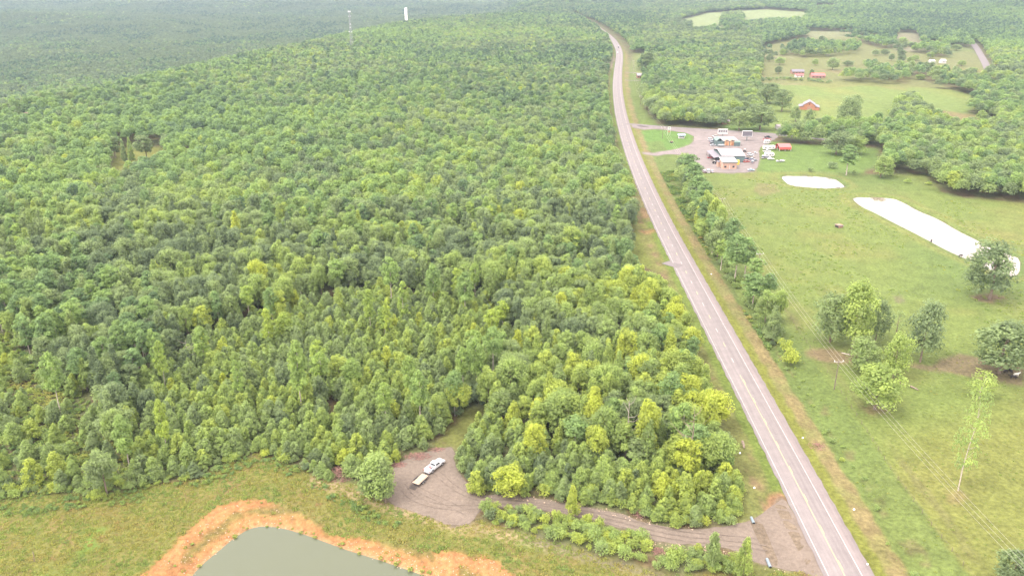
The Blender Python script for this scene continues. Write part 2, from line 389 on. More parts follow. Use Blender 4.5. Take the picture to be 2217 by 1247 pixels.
# ------------------------------------------------------------------ ground sheet, coloured by land cover
def mixc(c, m, col): m = np.clip(m, 0, 1)[:, None]; return c * (1 - m) + np.array(col)[None] * m
def ground_colour(x, y):
    r = np.hypot(x, y)
    warp = (fbm(x / 3.1, y / 3.1, 3) - .5) * 5.5
    n1 = fbm(x / 22, y / 22, 3); n2 = fbm(x / 6 + 50, y / 6, 3); n3 = fbm(x / 70 + 9, y / 70, 2)
    c = np.tile(np.array([.13, .14, .06]), (len(x), 1))
    c = mixc(c, (n2 - .45) * 4, (.13, .095, .05))
    G = (.128, .172, .044)
    def paint(P, col, soft=3.0, w=1.0, amt=1.0):
        nonlocal c; d = sdist(P, x, y) + warp * w; c = mixc(c, smooth(d / soft + .5) * amt, col)
    for k, col in (('right_verge', (.125, .165, .045)), ('pasture', (.138, .178, .047)), ('station_green', (.11, .19, .045)), ('business_grass', (.12, .18, .045)), ('house_lawn', (.12, .18, .05)),
                   ('barn_field', (.15, .20, .055)), ('house_field', (.17, .18, .06)), ('mid_field_a', (.16, .19, .06)), ('mid_field_b', (.18, .18, .06)), ('mid_field_c', (.15, .18, .06)), ('mid_field_d', (.16, .18, .06)),
                   ('mid_field_e', (.15, .17, .06)), ('far_field_a', (.20, .24, .10)), ('far_field_b', (.19, .21, .08)), ('far_field_c', (.18, .19, .09)), ('far_field_d', (.18, .18, .08)), ('far_field_e', (.19, .18, .10)), ('far_field_f', (.24, .23, .16)),
                   ('roadside_lot', (.15, .18, .06)), ('tan_field', (.19, .18, .08)), ('clearing_yard', (.145, .165, .04)), ('clearing_far_left', (.16, .17, .045)), ('valley_gap', (.26, .23, .15)), ('valley_gap2', (.24, .22, .13)), ('red_ground', (.24, .15, .13)), ('pale_gap', (.17, .17, .07)),
                   ('grass_path', (.145, .155, .045)), ('thicket_gap', (.17, .13, .06)), ('thicket_gap2', (.16, .14, .06)), ('rough_field', (.148, .145, .040))):
        if k.startswith(('mid_', 'far_', 'barn', 'house_field', 'tan_', 'clearing_far', 'valley')): paint(shifted(k), col, soft=np.maximum(3.0, r / 120), w=.6)
        paint(OPEN[k], col, soft=np.maximum(3.0, r / 120), w=1 if k not in ('barn_field',) else .6)
    c = np.where(glades(x, y)[:, None], mixc(c, np.full(len(x), .9), (.155, .165, .06)), c)
    # pasture: worn and lush patches
    ins = inpoly(PASTURE, x, y)
    c = np.where(ins[:, None], mixc(c, (n1 - .5) * 2.2, (.175, .178, .055)), c)
    c = np.where(ins[:, None], mixc(c, (.47 - n3) * 3.0, (.105, .155, .045)), c)
    nb = sdist(W([(1700, 1247), (1850, 900), (2217, 830), (2900, 900), (2600, 1600)]), x, y)
    c = mixc(c, smooth(nb / 25) * .6 * ins, (.172, .168, .045))
    ib = inpoly(BARNF, x, y)
    c = np.where(ib[:, None], mixc(c, (fbm(x / 40, y / 90, 2) - .45) * 2, (.19, .21, .06)), c)
    paint(W([(1990, 246), (2030, 238), (2110, 250), (2150, 262), (2100, 272), (2040, 262)]), (.20, .15, .075), 12, 1, .8)
    paint(W([(1755, 150), (1900, 155), (1965, 165), (1960, 182), (1900, 168), (1820, 160)]), (.20, .155, .08), 20, 1, .6)
    # rough field: blotches of lush green and of dry brown
    ir = inpoly(FIELD, x, y)
    c = np.where(ir[:, None], mixc(c, (n1 - .50) * 3.5, (.115, .165, .035)), c)
    c = np.where(ir[:, None], mixc(c, (n2 - .55) * 3.5, (.19, .145, .055)), c)
    paint(W([(165, 1185), (190, 1150), (225, 1145), (215, 1180), (180, 1200)]), (.12, .20, .035), 3, 1, .8)
    # trodden track and pale sandy strip between lot and field
    track = W([(680, 1038), (760, 1065), (830, 1092), (900, 1118), (985, 1143), (1060, 1150), (1200, 1185), (1330, 1222), (1450, 1252), (1600, 1300)])
    dt = polydist(track, x, y, False)
    c = mixc(c, smooth(1 - (dt + warp * .5) / 3.2) * .85 * smooth((1230 - proj(x, y, 0)[0]) / 120), (.31, .235, .13))
    c = mixc(c, smooth(1 - (dt + warp * .5) / 3.4) * .6 * smooth((proj(x, y, 0)[0] - 1080) / 120), (.20, .165, .12))
    # orange clay of the excavated pond bank
    clay = W([(230, 1320), (300, 1247), (350, 1205), (395, 1163), (435, 1120), (470, 1096), (520, 1080), (575, 1084), (600, 1092), (640, 1104), (690, 1128), (705, 1146), (735, 1152), (800, 1163), (900, 1188), (1000, 1198), (1075, 1213), (1110, 1247), (1160, 1300), (1010, 1420), (600, 1500), (300, 1400)])
    paint(clay, (.345, .168, .070), 1.6, .4)
    dp = sdist(POND_A, x, y)
    paint(W([(330, 1300), (400, 1240), (470, 1180), (520, 1145), (560, 1130), (620, 1135), (600, 1150), (540, 1160), (470, 1215), (400, 1280)]), (.30, .15, .05), 2.5, .6, .8)
    gs = smooth(1 - np.abs(dp + 5.2 + warp * .5) / 2.4) * smooth((fbm(x / 5, y / 5, 2) - .33) * 8)
    c = mixc(c, gs * .85 * (y < 190), (.13, .13, .04))
    top = smooth((proj(x, y, 0)[0] - 560) / 60) * smooth((760 - proj(x, y, 0)[0]) / 80) * smooth(1 - np.abs(dp + 6) / 5)
    c = mixc(c, top * .6, (.16, .145, .05))
    c = mixc(c, smooth(1 - np.abs(dp + .8) / 1.3) * (y < 190), (.36, .22, .11))
    # highway verges
    hs_ = hwy_side(x, y); hw = hs_ + warp * .35
    near = smooth((1700 - y) / 500)
    stripe = lambda a, b, s=1.5: smooth((hw - a) / s + .5) * smooth((b - hw) / s + .5)
    c = mixc(c, stripe(5, 9.5) * near, (.155, .165, .035))
    c = mixc(c, stripe(9.5, 14.5) * (.55 + .45 * smooth((n2 - .3) * 3)) * near, (.205, .165, .075))
    c = mixc(c, stripe(14.5, 27) * near * (y < 620) * .8, (.118, .160, .045))
    c = mixc(c, stripe(17, 21) * smooth((n2 - .52) * 7) * .6 * near * (y < 520), (.15, .125, .06))
    c = mixc(c, stripe(30, 32.5) * .5 * smooth((n1 - .4) * 5) * near * (y < 350), (.15, .14, .06))
    c = mixc(c, stripe(-7.5, -4) * near, (.125, .165, .035))
    c = mixc(c, stripe(-14, -7.5) * near * .8, (.155, .155, .05))
    c = mixc(c, stripe(-11.5, -8.5) * smooth((n2 - .47) * 4) * .8 * near, (.20, .14, .08))
    c = mixc(c, stripe(-22, -14) * near * (y < 230), (.14, .15, .045))
    # bare red dirt
    for pts, col, a in (([(1660, 1080), (1690, 1060), (1712, 1095), (1700, 1120), (1660, 1110)], (.27, .15, .085), .9),
                        ([(1720, 1225), (1770, 1220), (1800, 1280), (1740, 1270)], (.26, .155, .09), .8),
                        ([(1745, 758), (1800, 755), (1850, 770), (1850, 790), (1790, 785), (1750, 775)], (.20, .14, .085), .8),
                        ([(1950, 785), (2010, 790), (2080, 765), (2120, 775), (2217, 790), (2217, 835), (2150, 825), (2060, 808), (1990, 800)], (.18, .125, .085), .75),
                        ([(2105, 640), (2140, 636), (2180, 645), (2150, 655), (2115, 652)], (.17, .105, .075), .8),
                        ([(1935, 645), (1950, 642), (1958, 652), (1945, 656)], (.15, .13, .08), .7),
                        ([(2055, 1060), (2080, 1055), (2100, 1075), (2080, 1095), (2055, 1085)], (.20, .16, .07), .7),
                        ([(1870, 880), (1890, 876), (1920, 890), (1900, 902), (1875, 895)], (.19, .15, .075), .8),
                        ([(1835, 765), (1855, 760), (1862, 775), (1840, 778)], (.16, .10, .08), .9),
                        ([(1640, 395), (1680, 400), (1690, 415), (1650, 425), (1630, 412)], (.18, .15, .075), .6),
                        ([(1385, 450), (1400, 452), (1408, 470), (1392, 475)], (.28, .16, .08), .9),
                        ([(1380, 498), (1425, 497), (1425, 502), (1400, 506)], (.27, .16, .08), .8),
                        ([(1360, 380), (1385, 400), (1415, 480), (1400, 480), (1370, 430)], (.19, .14, .075), .6),
                        ([(1300, 120), (1330, 118), (1332, 130), (1322, 150)], (.24, .20, .13), .9)):
        paint(W(pts), col, 2.2, .6, a)
    for P in (POND_B, POND_C):
        d = sdist(P, x, y); c = mixc(c, smooth(1 - np.abs(d + 5.5) / 4.5) * .7, (.17, .18, .055)); c = mixc(c, smooth(1 - np.abs(d) / .9) * .7, (.11, .10, .06))
    # gravel and dust spilling past the drive, lot and business yard
    for P, col in ((LOT, (.18, .145, .105)), (DRIVE, (.18, .14, .10)), (BIZ, (.20, .175, .135))):
        paint(P, col, 1.6, .35)
    c = c * .60 * (0.86 + .28 * fbm(x / 1.7 + 4, y / 1.7, 2))[:, None]
    return c

def build_ground():
    ang = np.concatenate([np.arange(-180, -44, 2.0), np.arange(-44, 44, .16), np.arange(44, 181, 2.0)]); ang = np.radians(np.unique(np.clip(ang, -180, 180)))
    rad = [25.0]
    while rad[-1] < 19000: rad.append(rad[-1] * (1.0078 if rad[-1] < 1600 else 1.016))
    rad = np.array(rad); A, R_ = np.meshgrid(ang, rad)
    x = (R_ * np.sin(A)).ravel(); y = (R_ * np.cos(A)).ravel(); z = zf(x, y)
    na, nr = len(ang), len(rad)
    i = np.arange(nr - 1)[:, None] * na + np.arange(na - 1)[None]; i = i.ravel()
    faces = np.stack([i, i + 1, i + na + 1, i + na], 1)
    # close the centre with a fan of quads
    verts = np.stack([x, y, z], 1)
    m, nt, b = newmat('ground_cover')
    me = quick_mesh('ground', verts, faces[:, ::-1], m)
    col = np.concatenate([ground_colour(x, y), np.ones((len(x), 1))], 1)
    a = me.color_attributes.new('land', 'FLOAT_COLOR', 'POINT'); a.data.foreach_set('color', col.astype(np.float32).ravel())
    me.polygons.foreach_set('use_smooth', [True] * len(me.polygons))
    va = N(nt, 'ShaderNodeVertexColor'); va.layer_name = 'land'
    geo = N(nt, 'ShaderNodeNewGeometry')
    out = va.outputs[0]
    for sc, lo, hi, det in ((.9, .72, 1.28, 6), (.16, .86, 1.14, 4), (5.0, .80, 1.2, 2)):
        no = N(nt, 'ShaderNodeTexNoise'); no.inputs['Scale'].default_value = sc; no.inputs['Detail'].default_value = det; nt.links.new(geo.outputs['Position'], no.inputs['Vector'])
        mr = N(nt, 'ShaderNodeMapRange'); mr.inputs['From Min'].default_value = .3; mr.inputs['From Max'].default_value = .7; mr.inputs['To Min'].default_value = lo; mr.inputs['To Max'].default_value = hi
        nt.links.new(no.outputs[0], mr.inputs[0])
        mx = N(nt, 'ShaderNodeMix', data_type='RGBA', blend_type='MULTIPLY'); mx.inputs['Factor'].default_value = 1
        nt.links.new(out, mx.inputs['A']); nt.links.new(mr.outputs[0], mx.inputs['B']); out = mx.outputs['Result']
    nt.links.new(out, b.inputs['Base Color']); b.inputs['Roughness'].default_value = .95; b.inputs['Specular IOR Level'].default_value = .1
    bn = N(nt, 'ShaderNodeTexNoise'); bn.inputs['Scale'].default_value = 1.3; bn.inputs['Detail'].default_value = 6; nt.links.new(geo.outputs['Position'], bn.inputs['Vector'])
    bp = N(nt, 'ShaderNodeBump'); bp.inputs['Strength'].default_value = .7; bp.inputs['Distance'].default_value = .5; nt.links.new(bn.outputs[0], bp.inputs['Height']); nt.links.new(bp.outputs[0], b.inputs['Normal'])
    o = bpy.data.objects.new('ground', me); COL.objects.link(o); structure(o); return o
build_ground()

# ------------------------------------------------------------------ roads, lots, water
def ribbon(name, C, offs, m, dz, parent=None, s0=None, s1=None, step=3.0, lift=None):
    """sheet along polyline C between lateral offsets (right positive)"""
    L = np.concatenate([[0], np.cumsum(np.hypot(*np.diff(C, axis=0).T))])
    s0 = 0 if s0 is None else s0; s1 = L[-1] if s1 is None else s1
    n = max(2, int((s1 - s0) / step) + 1); s = np.linspace(s0, s1, n)
    P = np.stack([np.interp(s, L, C[:, 0]), np.interp(s, L, C[:, 1])], 1)
    e = .5; Q = np.stack([np.interp(s + e, L, C[:, 0]), np.interp(s + e, L, C[:, 1])], 1) - np.stack([np.interp(s - e, L, C[:, 0]), np.interp(s - e, L, C[:, 1])], 1)
    T = Q / np.maximum(np.hypot(Q[:, 0], Q[:, 1])[:, None], 1e-6); Nn = np.stack([T[:, 1], -T[:, 0]], 1)
    base = road_z(P[:, 0], P[:, 1])
    vs = []; k = len(offs)
    for j, o_ in enumerate(offs):
        oo = np.array([o_(v) if callable(o_) else o_ for v in s])
        X = P + Nn * oo[:, None]; vs.append(np.stack([X[:, 0], X[:, 1], base + dz], 1))
    V = np.stack(vs, 1).reshape(-1, 3)
    i = (np.arange(n - 1)[:, None] * k + np.arange(k - 1)[None]).ravel()
    F = np.stack([i, i + 1, i + k + 1, i + k], 1)
    me = quick_mesh(name, V, F, m)
    ua = me.attributes.new('across', 'FLOAT', 'POINT'); ua.data.foreach_set('value', np.tile(np.array([o_(0) if callable(o_) else o_ for o_ in offs], np.float32), n))
    ub = me.attributes.new('along', 'FLOAT', 'POINT'); ub.data.foreach_set('value', np.repeat(s, k).astype(np.float32))
    ob = bpy.data.objects.new(name, me); COL.objects.link(ob); ob.parent = parent
    return ob
def road_z(x, y): return np.maximum(zf(x, y), -0.05) * 1.0 + 0.10 + .35 * smooth((np.hypot(x, y) - 900) / 900)

def asphalt_material():
    m, nt, b = newmat('worn_asphalt')
    ac = attr_node(nt, 'across', 'GEOMETRY'); al = attr_node(nt, 'along', 'GEOMETRY')
    cr = N(nt, 'ShaderNodeValToRGB'); el = cr.color_ramp.elements
    # across: -4.8 .. 6.4 mapped to 0..1 ; paler worn left lane, greyer right lane, darker shoulder edge
    mr = N(nt, 'ShaderNodeMapRange'); mr.inputs['From Min'].default_value = -4.8; mr.inputs['From Max'].default_value = 6.6; nt.links.new(ac.outputs['Fac'], mr.inputs[0])
    g = lambda v, t=0: ((v * .6 + .068) * (.80 + t), (v * .6 + .068) * .70, (v * .6 + .068) * (.68 - t * .2), 1)
    stops = [(0, g(.145)), (.07, g(.165)), (.13, g(.20)), (.20, g(.185)), (.28, g(.205)), (.36, g(.185)), (.42, g(.20)), (.46, g(.175)), (.54, g(.158)), (.60, g(.172)), (.68, g(.150)), (.73, g(.165)), (.76, g(.19, .03)), (.84, g(.175, .03)), (.92, g(.145, .03)), (1, g(.135, .03))]
    while len(el) < len(stops): el.new(.5)
    for e, (p, c) in zip(el, stops): e.position = p; e.color = c
    nt.links.new(mr.outputs[0], cr.inputs[0])
    geo = N(nt, 'ShaderNodeNewGeometry'); cmb = N(nt, 'ShaderNodeCombineXYZ')
    m1 = N(nt, 'ShaderNodeMath', operation='MULTIPLY'); m1.inputs[1].default_value = 1.6; nt.links.new(ac.outputs['Fac'], m1.inputs[0]); nt.links.new(m1.outputs[0], cmb.inputs[0])
    m2 = N(nt, 'ShaderNodeMath', operation='MULTIPLY'); m2.inputs[1].default_value = .05; nt.links.new(al.outputs['Fac'], m2.inputs[0]); nt.links.new(m2.outputs[0], cmb.inputs[1])
    out = cr.outputs[0]
    for src, sc, lo, hi in ((cmb.outputs[0], 1.0, .90, 1.10), (geo.outputs['Position'], .35, .93, 1.07), (geo.outputs['Position'], 6, .88, 1.12)):
        no = N(nt, 'ShaderNodeTexNoise'); no.inputs['Scale'].default_value = sc; no.inputs['Detail'].default_value = 4; nt.links.new(src, no.inputs['Vector'])
        r2 = N(nt, 'ShaderNodeMapRange'); r2.inputs['From Min'].default_value = .3; r2.inputs['From Max'].default_value = .7; r2.inputs['To Min'].default_value = lo; r2.inputs['To Max'].default_value = hi
        nt.links.new(no.outputs[0], r2.inputs[0]); mx = N(nt, 'ShaderNodeMix', data_type='RGBA', blend_type='MULTIPLY'); mx.inputs['Factor'].default_value = 1
        nt.links.new(out, mx.inputs['A']); nt.links.new(r2.outputs[0], mx.inputs['B']); out = mx.outputs['Result']
    nt.links.new(out, b.inputs['Base Color']); b.inputs['Roughness'].default_value = .85; b.inputs['Specular IOR Level'].default_value = .2
    return m
M['asphalt'] = asphalt_material()
M['white_paint'] = mat('worn_white_paint', (.31, .28, .27), .7, .3, 1.2)
M['yellow_paint'] = mat('worn_yellow_paint', (.36, .28, .13), .7, .25, 1.2)
def worn_mat(name, col, scales, rough=.95):
    m, nt, b = newmat(name); geo = N(nt, 'ShaderNodeNewGeometry'); rgb = N(nt, 'ShaderNodeRGB'); rgb.outputs[0].default_value = (*col, 1); out = rgb.outputs[0]
    for sc, v in scales:
        no = N(nt, 'ShaderNodeTexNoise'); no.inputs['Scale'].default_value = sc; no.inputs['Detail'].default_value = 5; nt.links.new(geo.outputs['Position'], no.inputs['Vector'])
        r2 = N(nt, 'ShaderNodeMapRange'); r2.inputs['From Min'].default_value = .3; r2.inputs['From Max'].default_value = .7; r2.inputs['To Min'].default_value = 1 - v; r2.inputs['To Max'].default_value = 1 + v
        nt.links.new(no.outputs[0], r2.inputs[0]); mx = N(nt, 'ShaderNodeMix', data_type='RGBA', blend_type='MULTIPLY'); mx.inputs['Factor'].default_value = 1
        nt.links.new(out, mx.inputs['A']); nt.links.new(r2.outputs[0], mx.inputs['B']); out = mx.outputs['Result']
    nt.links.new(out, b.inputs['Base Color']); b.inputs['Roughness'].default_value = rough; b.inputs['Specular IOR Level'].default_value = .1
    bn = N(nt, 'ShaderNodeTexNoise'); bn.inputs['Scale'].default_value = 2.5; bn.inputs['Detail'].default_value = 6; nt.links.new(geo.outputs['Position'], bn.inputs['Vector'])
    bp = N(nt, 'ShaderNodeBump'); bp.inputs['Strength'].default_value = .4; bp.inputs['Distance'].default_value = .15; nt.links.new(bn.outputs[0], bp.inputs['Height']); nt.links.new(bp.outputs[0], b.inputs['Normal'])
    return m
M['gravel'] = worn_mat('packed_gravel', (.122, .098, .079), ((.18, .10), (1.1, .14), (6, .16)))
M['yard'] = worn_mat('yard_gravel', (.14, .119, .112), ((.05, .12), (.25, .16), (2, .10)))
M['side'] = worn_mat('side_road', (.137, .12, .118), ((.1, .08), (2, .08)))

hwy = ribbon('highway', HWY, [lambda s: -4.7 - .25 * math.sin(s * .7) * math.sin(s * .23), -3.66, -1.8, 0, 1.8, 3.66, 5, lambda s: 6.35 + .2 * math.sin(s * .9) * math.sin(s * .31)], M['asphalt'], 0, step=2.5)
structure(hwy)
HLEN = HWY_L[-1]
for off in (-3.66, 3.66):
    structure(ribbon('edge_line', HWY, [off - .07, off + .07], M['white_paint'], .012, hwy))
def s_at(py):   # distance along the highway at a photo row
    c = np.array([proj(p[0], p[1], 0)[1] for p in HWY]); return float(np.interp(-py, -c, HWY_L))
S_DASH = s_at(812)
structure(ribbon('solid_yellow_line', HWY, [-.20, -.07], M['yellow_paint'], .012, hwy, 0, S_DASH))
dash0 = S_DASH - 3; s = dash0
while s > 4:
    structure(ribbon('yellow_dash', HWY, [.06, .24], M['yellow_paint'], .012, hwy, s - 3.2, s)); s -= 12.2
s = S_DASH + 9; nd = 0
while s < HLEN - 5 and nd < 110:
    structure(ribbon('centre_dash', HWY, [-.09, .10], M['yellow_paint'] if nd % 2 else M['white_paint'], .012, hwy, s, s + 3.2)); s += 12.2; nd += 1

def sheet(name, P, m, dz, jit=.5, step=2.0, kind='structure'):
    """polygon draped on the ground as a fine grid clipped to its outline"""
    Q = np.vstack([P, P[:1]]); R_, _ = resample(Q, step); R_ = R_[:-1]
    R_ = R_ + (np.stack([fbm(R_[:, 0] / 2.3, R_[:, 1] / 2.3, 2), fbm(R_[:, 0] / 2.3 + 40, R_[:, 1] / 2.3, 2)], 1) - .5) * 2 * jit
    bm = bmesh.new(); vs = [bm.verts.new((x, y, 0)) for x, y in R_]; f = bm.faces.new(vs)
    bmesh.ops.triangulate(bm, faces=[f])
    x0, y0 = R_.min(0); x1, y1 = R_.max(0); g = max(4.0, (x1 - x0) / 40)
    for a in np.arange(x0 + g, x1, g): bmesh.ops.bisect_plane(bm, geom=bm.verts[:] + bm.edges[:] + bm.faces[:], plane_co=(a, 0, 0), plane_no=(1, 0, 0))
    for a in np.arange(y0 + g, y1, g): bmesh.ops.bisect_plane(bm, geom=bm.verts[:] + bm.edges[:] + bm.faces[:], plane_co=(0, a, 0), plane_no=(0, 1, 0))
    co = np.array([v.co[:] for v in bm.verts]); z = zf(co[:, 0], co[:, 1])
    for v, zz in zip(bm.verts, z): v.co.z = zz + dz
    bmesh.ops.recalc_face_normals(bm, faces=bm.faces)
    me = bpy.data.meshes.new(name); bm.to_mesh(me); bm.free()
    me.materials.append(m); o = bpy.data.objects.new(name, me); COL.objects.link(o); structure(o, kind); return o
sheet('gravel_lot', chaikin(LOT, 1, True), M['gravel'], .05, .7)
sheet('gravel_drive', chaikin(DRIVE, 1, True), M['gravel'], .035, .6)
sheet('business_yard', chaikin(BIZ, 1, True), M['yard'], .10, 1.2, 4)
structure(ribbon('side_road', chaikin(SIDE, 2), [-3.4, 0, 3.4], M['side'], .03))
structure(ribbon('county_road', chaikin(ROAD2, 2), [-5, 0, 5], M['side'], .2))
structure(ribbon('driveway', W([(1352, 174), (1370, 175), (1388, 175)]), [-1.8, 1.8], M['side'], .02))
structure(ribbon('driveway', W([(1353, 157), (1372, 158), (1412, 162)]), [-1.8, 1.8], M['side'], .02))
structure(ribbon('driveway', W([(1474, 578), (1456, 573), (1440, 568)]), [-2.6, 2.6], M['side'], .02))

M['track'] = worn_mat('tyre_track', (.105, .084, .068), ((.6, .25), (3, .2)))
for k_, T_ in enumerate(([(1640, 1172), (1600, 1166), (1480, 1158), (1380, 1135), (1260, 1108), (1130, 1088), (1050, 1085), (985, 1060), (945, 1022)], [(1660, 1186), (1600, 1178), (1440, 1162), (1300, 1122), (1140, 1092), (1040, 1098), (960, 1100), (890, 1080), (870, 1050)], [(1010, 1110), (960, 1085), (925, 1070), (900, 1056)])):
    C_ = chaikin(W(T_), 3)
    for off in (-.85, .85): structure(ribbon('tyre_track', C_, [off - .16, off + .16], M['track'], .006 + .004 * k_ - .02, None, step=1.0))
def water(name, P, z, deep, rough):
    m, nt, b = newmat(name + '_water'); b.inputs['Base Color'].default_value = (*deep, 1); b.inputs['Roughness'].default_value = rough; b.inputs['IOR'].default_value = 1.33; b.inputs['Specular IOR Level'].default_value = .5
    geo = N(nt, 'ShaderNodeNewGeometry'); no = N(nt, 'ShaderNodeTexNoise'); no.inputs['Scale'].default_value = .06; nt.links.new(geo.outputs['Position'], no.inputs['Vector'])
    mx = N(nt, 'ShaderNodeMix', data_type='RGBA'); nt.links.new(no.outputs[0], mx.inputs['Factor']); mx.inputs['A'].default_value = (*deep, 1); mx.inputs['B'].default_value = (deep[0] * 1.12, deep[1] * 1.1, deep[2] * 1.05, 1); nt.links.new(mx.outputs['Result'], b.inputs['Base Color'])
    n2 = N(nt, 'ShaderNodeTexNoise'); n2.inputs['Scale'].default_value = 1.4; nt.links.new(geo.outputs['Position'], n2.inputs['Vector'])
    bp = N(nt, 'ShaderNodeBump'); bp.inputs['Strength'].default_value = .03; bp.inputs['Distance'].default_value = .05; nt.links.new(n2.outputs[0], bp.inputs['Height']); nt.links.new(bp.outputs[0], b.inputs['Normal'])
    c = P.mean(0); Q = c + (P - c) * 1.0
    bm = bmesh.new(); f = bm.faces.new([bm.verts.new((x, y, z)) for x, y in Q]); bmesh.ops.triangulate(bm, faces=[f]); bmesh.ops.recalc_face_normals(bm, faces=bm.faces)
    me = bpy.data.meshes.new(name); bm.to_mesh(me); bm.free(); me.materials.append(m)
    o = bpy.data.objects.new(name, me); COL.objects.link(o); structure(o); return o
def grown(P, d):
    c = P.mean(0); v = P - c; L = np.hypot(v[:, 0], v[:, 1])[:, None]; return c + v * (1 + d / L)
water('clay_pond', grown(POND_A, 2.2), -1.6, (.062, .070, .044), .12)
water('stock_pond', grown(POND_B, .3), -.5, (.10, .085, .07), .05)
water('long_stock_pond', grown(POND_C, .3), -.5, (.12, .095, .075), .05)

# ------------------------------------------------------------------ tree prototypes
def leaves_on(centers, radii, per, size, tang=.75, squash=1.0, elong=1.0, r_=None, down=-.45):
    """many leaf-sized faces spread over and through a set of leaf clusters"""
    r_ = r_ or np.random.default_rng(1); V = []; LV = []
    for c, rr in zip(centers, radii):
        n = int(per * (rr / np.mean(radii)) ** 2) + 3
        d = r_.normal(size=(n, 3)); d /= np.linalg.norm(d, axis=1)[:, None]
        d = d[d[:, 2] > down]; n = len(d)
        p = c + d * np.array([1, 1, squash]) * rr * (.42 + .80 * r_.random(n) ** .75)[:, None]
        nrm = d + r_.normal(size=(n, 3)) * (1 - tang); nrm[:, 2] += .35; nrm /= np.linalg.norm(nrm, axis=1)[:, None]
        a = np.cross(nrm, r_.normal(size=(n, 3))); a /= np.linalg.norm(a, axis=1)[:, None]; b = np.cross(nrm, a)
        s = size * (.65 + .7 * r_.random(n))[:, None]
        V.append(np.stack([p + a * s * elong, p - a * s * .5 * elong + b * s * .6, p - a * s * .55 * elong - b * s * .55], 1))
        LV.append(np.clip(r_.random() * .7 + r_.random(n) * .45 - .07, 0, 1))
    return np.concatenate(V).reshape(-1, 3), np.concatenate(LV)
def leaf_mesh(name, V, LV, m):
    me = quick_mesh(name, V, np.arange(len(V)).reshape(-1, 3), m)
    a = me.attributes.new('lv', 'FLOAT', 'FACE'); a.data.foreach_set('value', LV.astype(np.float32)); return me
def trunk_mesh(name, h, r0, m, limbs=5, seed=0, spread=2.5, lean=.3, low=.3):
    R_ = random.Random(seed); b = MB(); k = 6
    pts = [(lean * math.sin(i * .9 + seed) * i / k, lean * math.cos(i * 1.3 + seed) * i / k, h * i / k - .3) for i in range(k + 1)]
    b.tube(pts, [r0 * (1 - .8 * i / k) for i in range(k + 1)], 6)
    for j in range(limbs):
        t = low + (.92 - low) * (j + .5) / limbs; i = min(int(t * k), k - 1); p = Vector(pts[i]).lerp(Vector(pts[i + 1]), t * k - i)
        a = R_.random() * 6.28; L = spread * (.6 + .6 * R_.random()) * (1.1 - t * .6)
        q = p + Vector((math.cos(a) * L * .5, math.sin(a) * L * .5, L * .3)); e = p + Vector((math.cos(a) * L, math.sin(a) * L, L * .75))
        b.tube([p, q, e], [r0 * .35, r0 * .25, r0 * .08], 4, cap=False)
    return b.mesh(name, m)
def crown_broad(name, seed, h=13, rx=3.7, base=.22, lobes=34, per=135, size=.31, m='broadleaf', tang=.66):
    r_ = np.random.default_rng(seed); z0 = h * base; cz = (z0 + h) / 2; rz = (h - z0) / 2; C = []; R_ = []
    lop = r_.normal(size=2) * .12
    for i in range(lobes):
        u = (i + .5) / lobes; zz = 1 - 1.8 * u; th = i * 2.4 + r_.random() * .9; rad = math.sqrt(max(.02, 1 - zz * zz))
        k = .50 + .32 * r_.random()
        k2 = k * (1 + .25 * math.sin(th * 2 + seed) * .6)
        C.append((rad * math.cos(th) * rx * k2 + lop[0] * rx, rad * math.sin(th) * rx * k2 + lop[1] * rx, cz + zz * rz * (k + .12))); R_.append(rx * (.20 + .22 * r_.random() ** 1.3))
    for i in range(3): C.append((r_.normal() * .5, r_.normal() * .5, h - rx * .3 - i * .8)); R_.append(rx * .3)
    V, LV = leaves_on(np.array(C), np.array(R_), per, size, tang=tang, r_=r_)
    return leaf_mesh(name, V, LV, M[m])
def crown_pine(name, seed, h=15, rx=2.6, base=.42, lobes=24, per=95, size=.30, m='pine', tang=.6):
    r_ = np.random.default_rng(seed); C = []; R_ = []
    for i in range(lobes):
        u = (i + .5) / lobes; z = h * (base + (1 - base) * u) - .5; th = i * 2.4 + r_.random() * 1.2
        prof = min(1, 1.0 * math.sin(math.pi * min(1, .16 + u * .80)) ** .6); rad = rx * prof * (.35 + .5 * r_.random())
        if u > .9: rad *= .35
        C.append((rad * math.cos(th), rad * math.sin(th), z + r_.normal() * .2)); R_.append(rx * (.26 + .17 * r_.random()) * (.75 + .4 * prof))
    V, LV = leaves_on(np.array(C), np.array(R_), per, size, tang=tang, squash=.72, elong=1.5, r_=r_)
    return leaf_mesh(name, V, LV, M[m])
def crown_cone(name, seed, h=6, rx=2.0, lobes=20, per=110, size=.23, m='broadleaf', tip=.5):
    """young tree: leafy to the ground, bluntly conical"""
    r_ = np.random.default_rng(seed); C = []; R_ = []
    for i in range(lobes):
        u = (i + .3) / lobes; z = h * (.12 + .8 * u); th = i * 2.4 + r_.random()
        prof = (1 - u) ** tip * (.78 + .22 * min(1, u * 5)); rad = rx * prof * (.42 + .42 * r_.random())
        C.append((rad * math.cos(th), rad * math.sin(th), z)); R_.append(rx * (.20 + .20 * r_.random()) * (.65 + .5 * (1 - u)))
    V, LV = leaves_on(np.array(C), np.array(R_), per, size, tang=.62, r_=r_, down=-.3)
    return leaf_mesh(name, V, LV, M[m])
